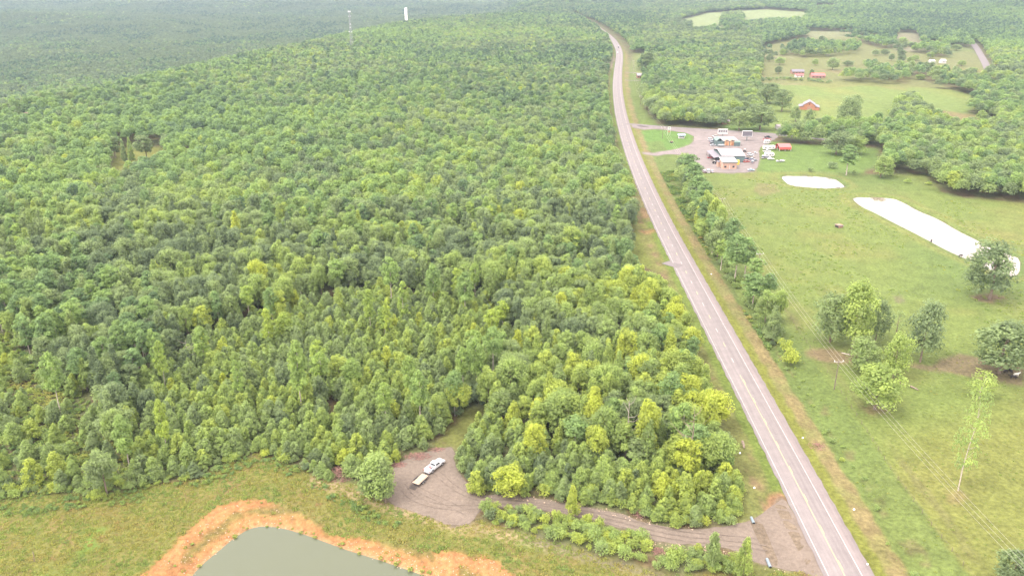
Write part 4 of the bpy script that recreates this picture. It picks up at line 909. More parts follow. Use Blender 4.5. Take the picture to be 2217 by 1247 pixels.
LONE = [
 ('broadleaf_tree', 2142, 648, 522, 95, .10, 'dark dense tree on a ring of red earth beside the long pond'),
 ('broadleaf_tree', 1797, 740, 628, 72, .22, 'dark green bushy tree leftmost of the pasture clump by the power pole'),
 ('broadleaf_tree', 1845, 755, 600, 76, .58, 'tallest yellow-green tree of the pasture clump with a visible trunk'),
 ('broadleaf_tree', 1895, 738, 642, 50, .15, 'grey-green tree right of the tallest tree in the pasture clump'),
 ('broadleaf_tree', 1992, 784, 646, 74, .08, 'tall dark column-shaped tree standing right of the pasture clump'),
 ('broadleaf_tree', 1932, 818, 716, 54, .56, 'bright green upright tree in front of the pasture clump'),
 ('broadleaf_tree', 1872, 806, 728, 62, .35, 'mid green tree between the power pole and the bright upright tree'),
 ('broadleaf_tree', 1893, 886, 784, 88, .55, 'round light green tree right behind the power pole wires'),
 ('broadleaf_tree', 2162, 808, 694, 118, .14, 'huge round grey-green shade tree with cattle beneath it'),
 ('broadleaf_tree', 2192, 1262, 1192, 76, .10, 'dark tree cut off by the lower right corner of the pasture'),
 ('pine_tree', 1832, 380, 312, 40, .42, 'lone pine with a bare trunk at the right end of the small pond'),
 ('broadleaf_tree', 1906, 384, 335, 42, .45, 'small light green tree between the two ponds and the wood'),
 ('broadleaf_tree', 1810, 335, 283, 56, .10, 'dark spreading tree left of the lone pond pine'),
 ('broadleaf_tree', 1850, 334, 290, 40, .42, 'light green tree just right of the dark spreading tree near the ponds'),
 ('broadleaf_tree', 1660, 224, 178, 48, .10, 'dark round tree at the left edge of the barn field'),
 ('broadleaf_tree', 1692, 242, 192, 38, .14, 'dark tree with an open trunk left of the orange barn'),
 ('broadleaf_tree', 1645, 282, 224, 56, .12, 'broad dark oak above the side road behind the signboards'),
 ('broadleaf_tree', 1600, 283, 240, 46, .30, 'brownish green tree by the small brown house'),
 ('broadleaf_tree', 1722, 264, 228, 24, .20, 'slim tree just below the left side of the barn'),
 ('broadleaf_tree', 1749, 284, 234, 24, .22, 'slim tree in front of the barn, right of a similar one'),
 ('broadleaf_tree', 1828, 284, 206, 50, .16, 'tall dark twin-crowned tree alone in the barn field'),
 ('broadleaf_tree', 1846, 262, 204, 30, .20, 'slender tree behind the twin-crowned tree of the barn field'),
 ('broadleaf_tree', 1802, 152, 124, 26, .22, 'tree alone in the tan field beyond the red-roofed house'),
 ('young_tree', 1757, 161, 150, 12, .10, 'small dark conifer between the two red-roofed houses'),
 ('broadleaf_tree', 1895, 121, 107, 16, .18, 'small tree alone in the thin middle field'),
 ('broadleaf_tree', 1916, 120, 106, 18, .12, 'rounder small tree in the thin middle field'),
 ('broadleaf_tree', 1487, 64, 46, 20, .05, 'dark tree alone in the far left hay field'),
 ('broadleaf_tree', 2070, 110, 96, 22, .20, 'tree beside the county road at the upper right'),
 ('broadleaf_tree', 1398, 152, 112, 34, .12, 'dark tree behind the roadside house at the highway bend'),
 ('young_tree', 1420, 152, 128, 26, .16, 'mid green tree right of the dark roadside tree at the bend'),
 ('young_tree', 815, 1078, 985, 84, .42, 'big rounded bush between the brush pile and the gravel lot'),
 ('young_tree', 1030, 1068, 1018, 44, .84, 'yellow-green young tree at the lower right rim of the gravel lot'),
 ('young_tree', 1103, 1076, 1008, 62, .95, 'yellow leaning young tree where lot and drive meet'),
 ('young_tree', 1238, 1118, 1045, 34, .88, 'thin yellow-green sapling rising from the hedge over the drive'),
 ('young_tree', 1540, 1232, 1148, 42, .38, 'dark green sapling at the top of the short hedge by the drive'),
 ('young_tree', 1608, 1252, 1160, 40, .62, 'narrow conical tree nearest the drive mouth at the bottom'),
 ('shrub', 1712, 792, 750, 46, .92, 'round yellow-green willow bush at the near end of the roadside row'),
 ('shrub', 1700, 762, 732, 34, .84, 'smaller yellowish bush touching the round willow bush'),
 ('shrub', 1802, 364, 348, 28, .10, 'dark blue-green bush left of the lone pond pine'),
 ('shrub', 1754, 372, 362, 14, .25, 'small dark bush on the bank above the small pond'),
 ('broadleaf_tree', 560, 655, 560, 44, .95, 'bright yellow tree standing out of the left forest canopy') ,
 ('broadleaf_tree', 517, 545, 455, 34, 1.0, 'brightest yellow tree high in the left forest'),
 ('broadleaf_tree', 1120, 800, 712, 44, .98, 'bright yellow-green tree by the small gap in the woods'),
 ('broadleaf_tree', 1285, 960, 835, 62, .98, 'bright yellow crown in the tall wood between lot and highway'),
 ('broadleaf_tree', 1395, 1000, 858, 58, .92, 'tall yellow-topped tree with a long orange-brown bare trunk'),
 ('broadleaf_tree', 1240, 575, 488, 52, .62, 'rounded bright green pine-like tree above the clearing'),
 ('pine_tree', 137, 915, 760, 50, .62, 'tall pine with a long bare trunk over the left scrub'),
 ('pine_tree', 620, 750, 675, 40, .90, 'small-crowned yellow-green pine on a thin white trunk'),
 ('pine_tree', 172, 578, 500, 34, .55, 'pine with a bare pale trunk at the left dark gap'),
 ('pine_tree', 735, 650, 560, 44, .60, 'pine leaning out over the dark gap left of centre'),
 ('pine_tree', 445, 800, 705, 36, .70, 'narrow bright pine in the left thicket'),
 ('pine_tree', 655, 900, 735, 44, .72, 'tall bright pine above the brush pile'),
 ('pine_tree', 850, 680, 555, 46, .60, 'tallest pine of the pair at the top of the young thicket'),
 ('pine_tree', 940, 670, 570, 38, .55, 'slim pine right of the tall pair above the thicket'),
 ('pine_tree', 1008, 690, 585, 38, .55, 'pine on a white trunk above the young thicket'),
 ('pine_tree', 1068, 830, 705, 48, .55, 'tall pine beside the small grassy gap'),
 ('pine_tree', 985, 900, 800, 44, .50, 'pine on a bare trunk above the grass path'),
 ('pine_tree', 912, 940, 800, 44, .62, 'tall bright pine behind the gravel lot'),
]
for L_ in LONE:
    big_ = L_[0] == 'broadleaf_tree' and (L_[1] > 1460) or (L_[0] == 'young_tree' and L_[4] > 60)
    lone(*L_, src=FULL if big_ else None)
lone('broadleaf_tree', 1940, 722, 672, 46, .25, 'thin sparse-leaved tree right of the pasture clump', src=sparse)
lone('broadleaf_tree', 2074, 1062, 802, 62, .50, 'tall wispy see-through poplar alone in the lower pasture', src=wispy)
lone('broadleaf_tree', 2120, 862, 798, 60, .60, 'faint thin-leaved yellow-green tree below the shade tree', src=wispy)
# the roadside row right of the highway
ROW = [(1488, 398, 333, 46, .18, 'pine_tree', 'dark ragged pine at the shop end of the roadside row'), (1500, 425, 350, 44, .22, 'pine_tree', 'second pine from the shop end of the roadside row'), (1508, 448, 378, 46, .3, 'pine_tree', 'third pine from the shop end of the roadside row'),
 (1522, 468, 392, 40, .25, 'pine_tree', 'fourth pine from the shop end of the roadside row'), (1527, 490, 410, 38, .45, 'broadleaf_tree', 'light green tree after the pines of the roadside row'), (1540, 515, 425, 36, .55, 'broadleaf_tree', 'yellow-green pointed tree in the upper roadside row'),
 (1556, 530, 440, 32, .45, 'broadleaf_tree', 'narrow pale green tree in the roadside row'), (1552, 553, 468, 38, .15, 'broadleaf_tree', 'dark tree midway along the roadside row'), (1580, 560, 470, 44, .22, 'pine_tree', 'blue-green pine midway along the roadside row'),
 (1590, 610, 505, 60, .30, 'pine_tree', 'largest pine of the roadside row, below the middle'), (1612, 600, 512, 40, .3, 'pine_tree', 'pine behind the largest one of the roadside row'), (1632, 625, 558, 46, .42, 'pine_tree', 'round-topped pine below the far power pole'),
 (1628, 668, 590, 54, .32, 'pine_tree', 'broad pine in the lower roadside row'), (1662, 655, 590, 36, .25, 'pine_tree', 'round dark pine on the pasture side of the lower row'), (1655, 705, 625, 46, .30, 'broadleaf_tree', 'grey-green tree second from the near end of the roadside row'),
 (1686, 700, 625, 36, .38, 'broadleaf_tree', 'upright tree on the pasture side at the near end of the row'), (1672, 738, 660, 40, .10, 'broadleaf_tree', 'darkest tree at the near end of the roadside row')]
for px, py, yt, w, t, kd, lb in ROW: lone(kd, px, py, yt, w * 1.05, t + .14, lb)
# columns of trees in the far-left clearing
for px, py, yt, w, t, lb in ((272, 356, 300, 16, .2, 'left one of two slim trees in the far-left clearing'), (287, 356, 296, 16, .42, 'right one of two slim trees in the far-left clearing'), (318, 345, 292, 44, .14, 'broad dark tree right of the slim pair in the far-left clearing'),
      (362, 325, 288, 26, .12, 'dark tree at the right end of the far-left clearing'), (222, 352, 300, 34, .45, 'tree on a pale trunk at the left end of the far-left clearing'), (250, 342, 295, 22, .15, 'narrow dark tree left of the slim pair in the clearing')):
    lone('broadleaf_tree', px, py, yt, w, t, lb)

# small trees dotted over the far farmland
rs_ = random.Random(11); nfar = 0
while nfar < 34:
    px, py = rs_.uniform(1650, 2150), rs_.uniform(92, 182); x, y = flat(px, py); xx, yy = np.array([x]), np.array([y])
    if covered(xx, yy)[0] or inpoly(BARNF, xx, yy)[0] or (1700 < px < 1800 and 145 < py < 175) or polydist(ROAD2, xx, yy, False)[0] < 14: continue
    g_ = ('at the left' if px < 1800 else ('in the middle' if px < 1980 else 'at the right')) + ' of the far farmland'
    dk = rs_.random() < .6; lone('broadleaf_tree', px, py, py - rs_.uniform(9, 19), rs_.uniform(11, 24), .05 if dk else .4, f"small {'dark' if dk else 'light green'} tree {g_}", src=FULL, group=f"{'dark' if dk else 'light'} trees dotted {g_}"); nfar += 1
# bare dead trees and trunks
def dead_tree(px, py, ytop, label, name='dead_tree', seed=0, spread=.25, r=.16, m='dead_wood'):
    p = at(px, py); h = height_to(p, ytop); R_ = random.Random(seed); e = thing(name, label, 'dead tree', p, R_.random() * 6)
    b = MB(); pts = [(0, 0, -.3), (.1, .05, h * .35), (.05, .2, h * .7), (.3, .1, h)]; b.tube(pts, [r, r * .75, r * .5, r * .12], 6); b.obj('trunk', M[m], e)
    for j in range(7):
        t = .45 + .5 * j / 7; q = Vector(pts[1]).lerp(Vector(pts[3]), (t - .35) / .65); a = R_.random() * 6.28; L = h * spread * (1.3 - t) * 1.4
        c = MB(); c.tube([q, q + Vector((math.cos(a) * L * .5, math.sin(a) * L * .5, L * .25)), q + Vector((math.cos(a + .3) * L, math.sin(a + .3) * L, L * .8))], [r * .4, r * .25, r * .06], 4); c.obj('limb', M[m], e)
    return e
dead_tree(1357, 985, 862, 'bare grey dead tree with forked twigs in the tall wood', seed=3)
dead_tree(1490, 1040, 880, 'dark leaning half-bare trunk at the right of the tall wood', seed=5, m='bark', r=.25)
dead_tree(1500, 975, 905, 'pale curling bare branches at the wood edge by the highway', seed=9, spread=.5)
dead_tree(657, 672, 630, 'small broken grey snag left of centre in a dark gap', seed=12, spread=.15)
dead_tree(410, 800, 735, 'grey bare-limbed tree in the left thicket', seed=15, spread=.45)
dead_tree(625, 548, 515, 'pale bare treetop in the oaks at left centre', seed=18, spread=.5)
dead_tree(330, 425, 400, 'pale snag in the dark gap of the far-left forest', seed=21, spread=.2)
dead_tree(75, 1216, 1190, 'leaning dark burnt stick in the lower left of the rough field', name='dead_tree', seed=23, spread=.1, r=.12, m='bark')

# ------------------------------------------------------------------ power lines, fences
M['pole'] = mat('weathered_pole', (.13, .10, .08), .9, .3, 2); M['pole_grey'] = mat('grey_pole', (.30, .27, .24), .9, .25, 2)
M['wire'] = mat('wire', (.42, .40, .36), .5, .05, 1, .4); M['insulator'] = mat('insulator', (.62, .62, .62), .4, .05, 1)
POLES = []
def power_pole(p, h, label, arm=True, rz=0, m='pole'):
    e = thing('power_pole', label, 'power pole', p, rz, 'power poles of the line right of the highway')
    MB().tube([(0, 0, -.5), (0, 0, h)], [.19, .13], 8).obj('post', M[m], e)
    if arm:
        MB().box((0, 0, h - .5), (2.9, .16, .2)).obj('crossarm', M['pole_grey'], e)
        for q in (-1.35, 0, 1.35):
            MB().tube([(q, 0, h - .4), (q, 0, h + .05)], [.09, .07], 6).obj('insulator', M['insulator'], e)
    POLES.append((Vector(p), h, rz)); return e
pa = at(1806, 843); ha = height_to(pa, 780)
p_near = at(2215, 1330); dirv = heading((p_near.x, p_near.y), (pa.x, pa.y)) - math.pi / 2
power_pole((p_near.x, p_near.y, p_near.z), ha, 'power pole below the lower right corner')
power_pole(pa, ha, 'nearest power pole with crossarm, in the pasture corner by the big clump', rz=dirv)
pb = at(1637, 622); power_pole(pb, height_to(pb, 548), 'power pole rising behind the roadside row over the pasture', rz=dirv)
pc = at(1560, 470); power_pole(pc, 10.5, 'power pole hidden low behind the middle of the roadside row', rz=dirv)
pd = at(1434, 301); power_pole(pd, height_to(pd, 275), 'power pole on the green by the side road', rz=dirv, m='pole')
pe = at(1386, 232); power_pole(pe, height_to(pe, 208), 'power pole on the verge below the bend', rz=dirv)
pf = at(1371, 155); power_pole(pf, height_to(pf, 131), 'far power pole at the bend by the roadside lot', rz=dirv)
def wires(label):
    e = thing('power_line', label, 'power line', POLES[0][0])
    for q in (-1.35, 0, 1.35):
        b = MB()
        for (p, h, r), (p2, h2, r2) in zip(POLES[:-1], POLES[1:]):
            a = p + Vector((math.cos(r) * q, math.sin(r) * q, h + .05)); c = p2 + Vector((math.cos(r2) * q, math.sin(r2) * q, h2 + .05)); L = (c - a).length
            pts = [a.lerp(c, t / 12) - Vector((0, 0, 4 * (L * L / 9000) * (t / 12) * (1 - t / 12))) - e.location for t in range(13)]
            b.tube(pts, .026, 3, cap=False)
        b.obj('wire', M['wire'], e)
POLES[0] = (POLES[0][0], POLES[0][1], dirv); bpy.data.objects['power_pole'].rotation_euler.z = dirv
wires('three sagging power wires crossing the pasture beside the highway')
def fence(pts, label, gap=4.5, h=1.25):
    P, s = resample(np.array(pts), gap); zz = zf(P[:, 0], P[:, 1]); e = thing('wire_fence', label, 'fence', (P[0][0], P[0][1], zz[0]))
    pm = MB().tube([(0, 0, -.2), (0, 0, h)], [.06, .05], 5).mesh('fence_post', M['pole'])
    for (x, y), z in zip(P, zz):
        o = bpy.data.objects.new('post', pm); COL.objects.link(o); o.parent = e; o.location = (x - P[0][0], y - P[0][1], z - zz[0])
    for k in (.5, .85, 1.15):
        MB().tube([(x - P[0][0], y - P[0][1], z - zz[0] + k) for (x, y), z in zip(P, zz)], .009, 3, cap=False).obj('wire', M['pole'], e)
fence(W([(1712, 690), (1730, 722), (1745, 742), (1790, 741)]), 'old wire fence at the pasture corner by the tree clump')
fence(W([(1745, 742), (1800, 820), (1860, 910), (1930, 1020), (2010, 1130), (2110, 1255)]), 'wire fence along the pasture side of the highway ditch')
fence(W([(1655, 204), (1700, 204), (1800, 212), (1905, 224), (1925, 232)]), 'dark fence line between the two bright barn fields', 8)
fence(W([(1650, 373), (1750, 375), (1860, 379)]), 'fence line between the weedy lot and the small pond', 6)

# ------------------------------------------------------------------ communication tower and standpipe on the ridge
M['steel'] = mat('galvanised_steel', (.24, .25, .25), .5, .1, 1, .5); M['white_metal'] = mat('white_painted_metal', (.50, .48, .47), .5, .06, .3)
M['dish'] = mat('antenna_white', (.5, .5, .5), .4, .03, 1)
def lattice_tower():
    p = at(762, 113); h = height_to(p, 24); e = thing('lattice_tower', 'tall slender lattice radio tower standing out of the ridge forest', 'radio tower', p)
    w0, w1 = 3.6, .9; legs = [(math.cos(a), math.sin(a)) for a in (.4, .4 + 2.094, .4 + 4.189)]
    for lx, ly in legs: MB().tube([(lx * w0, ly * w0, 0), (lx * w1, ly * w1, h * .97)], .22, 5).obj('leg', M['steel'], e)
    nb = 16
    for k in range(nb):
        b = MB(); z0, z1 = h * .97 * k / nb, h * .97 * (k + 1) / nb; r0 = w0 + (w1 - w0) * k / nb; r1 = w0 + (w1 - w0) * (k + 1) / nb
        for i in range(3):
            a, c = legs[i], legs[(i + 1) % 3]
            b.tube([(a[0] * r0, a[1] * r0, z0), (c[0] * r1, c[1] * r1, z1)], .12, 4); b.tube([(a[0] * r1, a[1] * r1, z1), (c[0] * r1, c[1] * r1, z1)], .10, 4)
        b.obj('brace', M['steel'], e)
    for zz, n, r in ((.97, 6, 2.0), (.86, 3, 1.9)):
        for i in range(n):
            a = i * 2 * math.pi / n; MB().box((math.cos(a) * r, math.sin(a) * r, h * zz + .6), (.5, .5, 2.3 if zz > .9 else 1.3), a).obj('antenna_panel', M['dish'], e)
        MB().tube([(math.cos(i * math.pi / 3) * r, math.sin(i * math.pi / 3) * r, h * zz - .2) for i in range(7)], .1, 4).obj('antenna_ring', M['steel'], e)
    for zz, a in ((.68, -1.2), (.60, -1.4), (.50, -2.2), (.49, -.9)):
        r = w0 + (w1 - w0) * zz + .7
        MB().tube([(math.cos(a) * r, math.sin(a) * r, h * zz), (math.cos(a) * (r + .5), math.sin(a) * (r + .5), h * zz)], .75, 12).obj('dish', M['dish'], e)
    MB().tube([(0, 0, h * .96), (0, 0, h)], .07, 5).obj('lightning_rod', M['steel'], e)
    MB().box((6, -3, 1.3), (5, 3.5, 2.8)).obj('equipment_hut', M['white_metal'], e)
lattice_tower()
def standpipe():
    p = at(880, 52); h = height_to(p, 17.5); r = 2.6 / ppm(p); e = thing('water_standpipe', 'tall white cylindrical water standpipe on the ridge', 'water tower', p)
    n = 24; pts = [(r, -2), (r, h - 1.0), (r * .85, h - .35), (r * .4, h - .05), (0.02, h)]
    b = MB(); vs = [(rr * math.cos(2 * math.pi * k / n), rr * math.sin(2 * math.pi * k / n), z) for rr, z in pts for k in range(n)]
    b.add(vs, [(i * n + k, i * n + (k + 1) % n, (i + 1) * n + (k + 1) % n, (i + 1) * n + k) for i in range(len(pts) - 1) for k in range(n)]); b.obj('tank', mat('standpipe_paint', (.86, .78, .74), .5, .06, .15), e, True)
    for k in range(1, 8):
        z = h * k / 8; MB().tube([(math.cos(a) * (r + .02), math.sin(a) * (r + .02), z) for a in np.linspace(0, 6.283, 25)], .05, 4, False).obj('seam', M['steel'], e)
    b = MB()
    for dx in (-.25, .25): b.tube([(dx, -r - .2, 0), (dx, -r - .2, h - 1)], .05, 4)
    b.obj('ladder', M['steel'], e)
standpipe()

# ------------------------------------------------------------------ buildings
M['glass'] = mat('window_glass', (.03, .035, .04), .12, .1, 1, 0, .6)
def ribbed(name, col, scale=3.0, var=.08):
    m, nt, b = newmat(name); tc = N(nt, 'ShaderNodeTexCoord'); wv = N(nt, 'ShaderNodeTexWave'); wv.inputs['Scale'].default_value = scale; nt.links.new(tc.outputs['Object'], wv.inputs['Vector'])
    no = N(nt, 'ShaderNodeTexNoise'); no.inputs['Scale'].default_value = .35; nt.links.new(tc.outputs['Object'], no.inputs['Vector'])
    ad = N(nt, 'ShaderNodeMath', operation='ADD'); nt.links.new(wv.outputs['Fac'], ad.inputs[0]); nt.links.new(no.outputs[0], ad.inputs[1])
    mr = N(nt, 'ShaderNodeMapRange'); mr.inputs['From Min'].default_value = .3; mr.inputs['From Max'].default_value = 1.6; mr.inputs['To Min'].default_value = 1 - var; mr.inputs['To Max'].default_value = 1 + var; nt.links.new(ad.outputs[0], mr.inputs[0])
    mx = N(nt, 'ShaderNodeMix', data_type='RGBA', blend_type='MULTIPLY'); mx.inputs['Factor'].default_value = 1; mx.inputs['A'].default_value = (*col, 1); nt.links.new(mr.outputs[0], mx.inputs['B'])
    nt.links.new(mx.outputs['Result'], b.inputs['Base Color']); b.inputs['Roughness'].default_value = .55; b.inputs['Specular IOR Level'].default_value = .3; return m
M['roof_pale'] = ribbed('pale_metal_roof', (.215, .18, .185)); M['roof_white'] = ribbed('white_metal_roof', (.34, .33, .33)); M['roof_grey'] = ribbed('grey_metal_roof', (.12, .11, .125))
M['wall_green'] = ribbed('dark_green_metal_wall', (.085, .12, .12)); M['roof_green'] = ribbed('green_metal_roof', (.10, .15, .13)); M['wall_tan'] = mat('tan_wall', (.38, .25, .19), .8, .1, .6)
M['orange_wood'] = mat('new_wood', (.42, .25, .14), .8, .15, 1); M['barn_wall'] = mat('rusty_orange_wall', (.30, .135, .075), .8, .15, .5); M['roof_red'] = ribbed('red_metal_roof', (.36, .09, .085), 2); M['brick'] = mat('brown_wall', (.25, .15, .11), .9, .15, 1)
M['yellow'] = mat('yellow_paint', (.5, .42, .07), .5, .08, 1); M['white_wall'] = mat('white_wall', (.42, .40, .38), .7, .08, .5); M['dark'] = mat('dark_opening', (.03, .03, .03), .9, .2, 1); M['red'] = mat('red_paint', (.55, .08, .07), .5, .1, 1)
def hut(name, label, cat, p, w, d, h, rise, wall, roof, rz=0, axis='x', over=.35, win=2, door=True, slope=False):
    """house or shed: walls, ridged (or single-slope) roof, window and door openings on the near side (-y)"""
    e = thing(name, label, cat, p, rz); walls = MB(); walls.box((0, d / 2, h / 2 - .3), (w, d, h + .6))
    if axis == 'x' and not slope: walls.prism([(0, h), (d, h), (d / 2, h + rise)], -w / 2, w / 2, 'x')
    if axis == 'y': walls.prism([(-w / 2, h), (w / 2, h), (0, h + rise)], 0, d)
    walls.obj('wall', M[wall], e)
    o = over; t = .15
    if slope:
        MB().prism([(-o, h + .02), (d + o, h + rise + .02), (d + o, h + rise + t), (-o, h + t)], -w / 2 - o, w / 2 + o, 'x').obj('roof', M[roof], e)
    elif axis == 'x':
        k = rise / (d / 2)
        MB().prism([(-o, h - k * o + .05), (d / 2, h + rise + .05), (d / 2, h + rise + .05 + t), (-o, h - k * o + .05 + t)], -w / 2 - o, w / 2 + o, 'x').obj('roof', M[roof], e)
        MB().prism([(d + o, h - k * o + .05), (d / 2, h + rise + .052), (d / 2, h + rise + .052 + t), (d + o, h - k * o + .05 + t)], -w / 2 - o, w / 2 + o, 'x').obj('roof', M[roof], e)
    else:
        k = rise / (w / 2)
        for sg in (-1, 1):
            MB().prism([(sg * (w / 2 + o), h - k * o + .05), (0, h + rise + .05 + .002 * sg), (0, h + rise + .05 + t + .002 * sg), (sg * (w / 2 + o), h - k * o + .05 + t)], -o, d + o).obj('roof', M[roof], e)
    n = win + (1 if door else 0)
    for i in range(n):
        x = -w / 2 + w * (i + .5) / n
        if door and i == n // 2: MB().box((x, -.04, 1.05), (1.1, .08, 2.1)).obj('door', M['dark'], e)
        else: MB().box((x, -.04, h * .55), (min(1.4, w / n * .6), .08, 1.0)).obj('window', M['glass'], e)
    return e
# main shop: big pale roof over dark green walls, lean-to on its left, white-roofed front
def P_(px, py): p = at(px, py); return p
shop_p = P_(1587, 352); s_ = ppm(shop_p)
sw = 50 / s_; e = thing('repair_shop', 'large metal shop with pale roof and dark green walls beside the car yard', 'shop building', shop_p, 0)
dpt = 24.0; hh = 13.5 / s_ / math.cos(.21)
MB().box((0, dpt / 2, hh / 2 - .3), (sw, dpt, hh + .6)).obj('wall', M['wall_green'], e)
MB().prism([(-.4, hh), (dpt * .55, hh + 1.9), (dpt * .55, hh + 2.1), (-.4, hh + .2)], -sw / 2 - .4, sw / 2 + .4, 'x').obj('roof', M['roof_pale'], e)
MB().prism([(dpt + .4, hh), (dpt * .55, hh + 1.902), (dpt * .55, hh + 2.102), (dpt + .4, hh + .2)], -sw / 2 - .4, sw / 2 + .4, 'x').obj('roof', M['roof_pale'], e)
for x in (sw * .22, sw * .38): MB().box((x, -.05, 2.1), (2.6, .1, 3.6)).obj('garage_door', M['wall_green'], e)
MB().box((-sw * .3, -.05, 1.1), (1.1, .1, 2.1)).obj('door', M['dark'], e)
lean = MB(); lean.prism([(-sw / 2 - .5, hh - .6), (-sw / 2 - 5.2, hh - 1.6), (-sw / 2 - 5.2, hh - 1.45), (-sw / 2 - .5, hh - .45)], 1.0, dpt); lean.obj('lean_to_roof', M['roof_grey'], e)
for yy in (1.3, 8, 15, dpt - .5): MB().box((-sw / 2 - 5, yy, (hh - 1.5) / 2), (.2, .2, hh - 1.5)).obj('lean_to_post', M['pole'], e)
fp = P_(1579, 366.5); fw = 30.5 / ppm(fp); fh = 14.6 / ppm(fp) / math.cos(.2)
e = thing('shop_office', 'tan fronted annex with flat white roof in front of the green shop', 'building', fp, 0); fd = 9.5
MB().box((0, fd / 2, fh / 2 - .3), (fw, fd, fh + .5)).obj('wall', M['wall_tan'], e)
MB().prism([(-.5, fh + .0), (fd + .4, fh + 1.2), (fd + .4, fh + 1.4), (-.5, fh + .2)], -fw / 2 - .4, fw / 2 + .4, 'x').obj('roof', M['roof_white'], e)
MB().box((0, -.56, fh + .0), (fw + .8, .12, .45)).obj('fascia', M['wall_green'], e)
MB().box((0, -.06, 1.1), (.35, .12, fh - .9)).obj('pilaster', M['white_wall'], e)
for x in (-fw * .3, fw * .28): MB().box((x, -.05, 1.6), (1.4, .1, 1.2)).obj('window', M['glass'], e)
e = thing('side_shed', 'small tan lean-to shed left of the white-roofed annex', 'shed', P_(1559, 362), 0); MB().box((0, 1.5, 1.6), (3.6, 3, 3.4)).obj('wall', M['wall_tan'], e); MB().prism([(-.2, 3.3), (3.2, 3.7), (3.2, 3.85), (-.2, 3.45)], -2, 2, 'x').obj('roof', M['roof_grey'], e); MB().box((.3, -.05, 1), (1, .1, 2)).obj('door', M['dark'], e)
e = thing('yellow_container', 'bright yellow box container at the right corner of the white-roofed annex', 'container', P_(1597.5, 357.5), 0); MB().box((0, 1.3, 1.55), (1.9, 2.6, 3.0)).obj('body', M['yellow'], e); MB().box((0, -.03, 1.5), (.06, .06, 2.8)).obj('door_seam', M['dark'], e)
# rear buildings
rp = P_(1577, 316.5); e = thing('rear_store', 'flat pale-roofed store behind the green shop', 'building', rp, 0); MB().box((0, 9, 1.6), (15.5, 16, 3.8)).obj('wall', M['wall_green'], e)
MB().prism([(.6, 3.52), (17.4, 3.8), (17.4, 4.0), (.6, 3.72)], -8, 8, 'x').obj('roof', M['roof_pale'], e)
gp = P_(1557.5, 317); e = thing('green_gabled_block', 'dark green gable-roofed block at the left end of the pale-roofed store', 'building', gp, 0)
MB().box((0, 4.5, 1.8), (4.6, 9, 4.2)).obj('wall', M['wall_green'], e)
for sg in (-1, 1): MB().prism([(sg * 2.6, 3.8), (0, 5.8 + .002 * sg), (0, 6.0 + .002 * sg), (sg * 2.6, 4.0)], .1, 9.4).obj('roof', M['roof_green'], e)
MB().tube([(-1.6, -1.6, 1.0), (3.2, -1.6, 1.0)], .9, 14).obj('tank', M['steel'], e)
for i, px in enumerate((1573.3, 1585)):
    e = thing('wooden_shed', ('left' if i == 0 else 'right') + ' one of two new orange wooden sheds behind the shop', 'shed', P_(px, 316), 0, 'orange wooden sheds behind the shop')
    MB().box((0, 1.6, 1.7), (3.5, 3.0, 3.6)).obj('wall', M['orange_wood'], e)
    for sg in (-1, 1): MB().prism([(sg * 1.95, 3.4), (0, 4.6 + .002 * sg), (0, 4.75 + .002 * sg), (sg * 1.95, 3.55)], -.2, 3.3).obj('roof', M['orange_wood'], e)
    MB().box((0, .07, 1.3), (1.1, .1, 2.2)).obj('door', M['barn_wall'], e)
e = thing('green_roofed_shed', 'dark green shed with white side at the right end of the pale-roofed store', 'shed', P_(1596, 317), 0)
MB().box((0, 1.8, 1.3), (4.2, 3.4, 2.8)).obj('wall', M['wall_green'], e); MB().prism([(-.2, 2.75), (3.7, 3.9), (3.7, 4.05), (-.2, 2.9)], -2.3, 2.3, 'x').obj('roof', M['roof_green'], e); MB().box((2.35, 1.8, 1.5), (.12, 3.4, 3.2)).obj('trim', M['white_wall'], e)

# billboards
def billboard(px, pyb, pyt, wpx, label, frame_only=False, rz=0):
    p = P_(px, pyb); h = height_to(p, pyt); w = wpx / ppm(p); bh = 3.6; e = thing('billboard', label, 'billboard', p, rz, 'billboards by the side road')
    MB().tube([(0, 0, -.3), (0, 0, h - bh)], .38, 10).obj('pole', M['steel'], e)
    z = h - bh / 2
    MB().box((0, 0, z), (w, .5, bh)).obj('panel', M['white_wall' if frame_only else 'roof_grey'], e)
    for sz in (-1, 1): MB().box((0, 0, z + sz * (bh / 2 + .1)), (w + .4, .7, .2)).obj('frame', M['white_metal'], e)
    for sx in (-1, 1): MB().box((sx * (w / 2 + .1), 0, z), (.2, .7, bh)).obj('frame', M['white_metal'], e)
    MB().box((0, -.9, z - bh / 2 - .15), (w, 1.1, .12)).obj('catwalk', M['steel'], e); MB().box((0, .9, z - bh / 2 - .15), (w, 1.1, .12)).obj('catwalk', M['steel'], e)
    if frame_only:
        for k in range(4): MB().box((-w / 2 + w * (k + .5) / 4, -.28, z + .2), (w / 5.4, .06, bh * .42)).obj('poster', M['roof_grey'], e)
    else:
        for k in range(6): MB().box((-w / 2 + w * (k + .5) / 6, .1, z + bh / 2 + .35), (w / 8, 1.6, .25)).obj('floodlight', M['white_metal'], e)
billboard(1564, 296, 280, 20, 'white framed billboard over the rear of the shop yard', True)
billboard(1616.4, 305.5, 285, 21, 'dark faced billboard on a single post in the middle of the yard')
e = thing('price_sign', 'white signboard on two posts on the green beside the power pole', 'sign', P_(1448, 292)); MB().box((0, 0, 5.2), (2.3, .25, 2.3)).obj('panel', M['white_wall'], e); MB().box((.1, -.15, 5.3), (1.0, .04, 1.2)).obj('emblem', M['steel'], e)
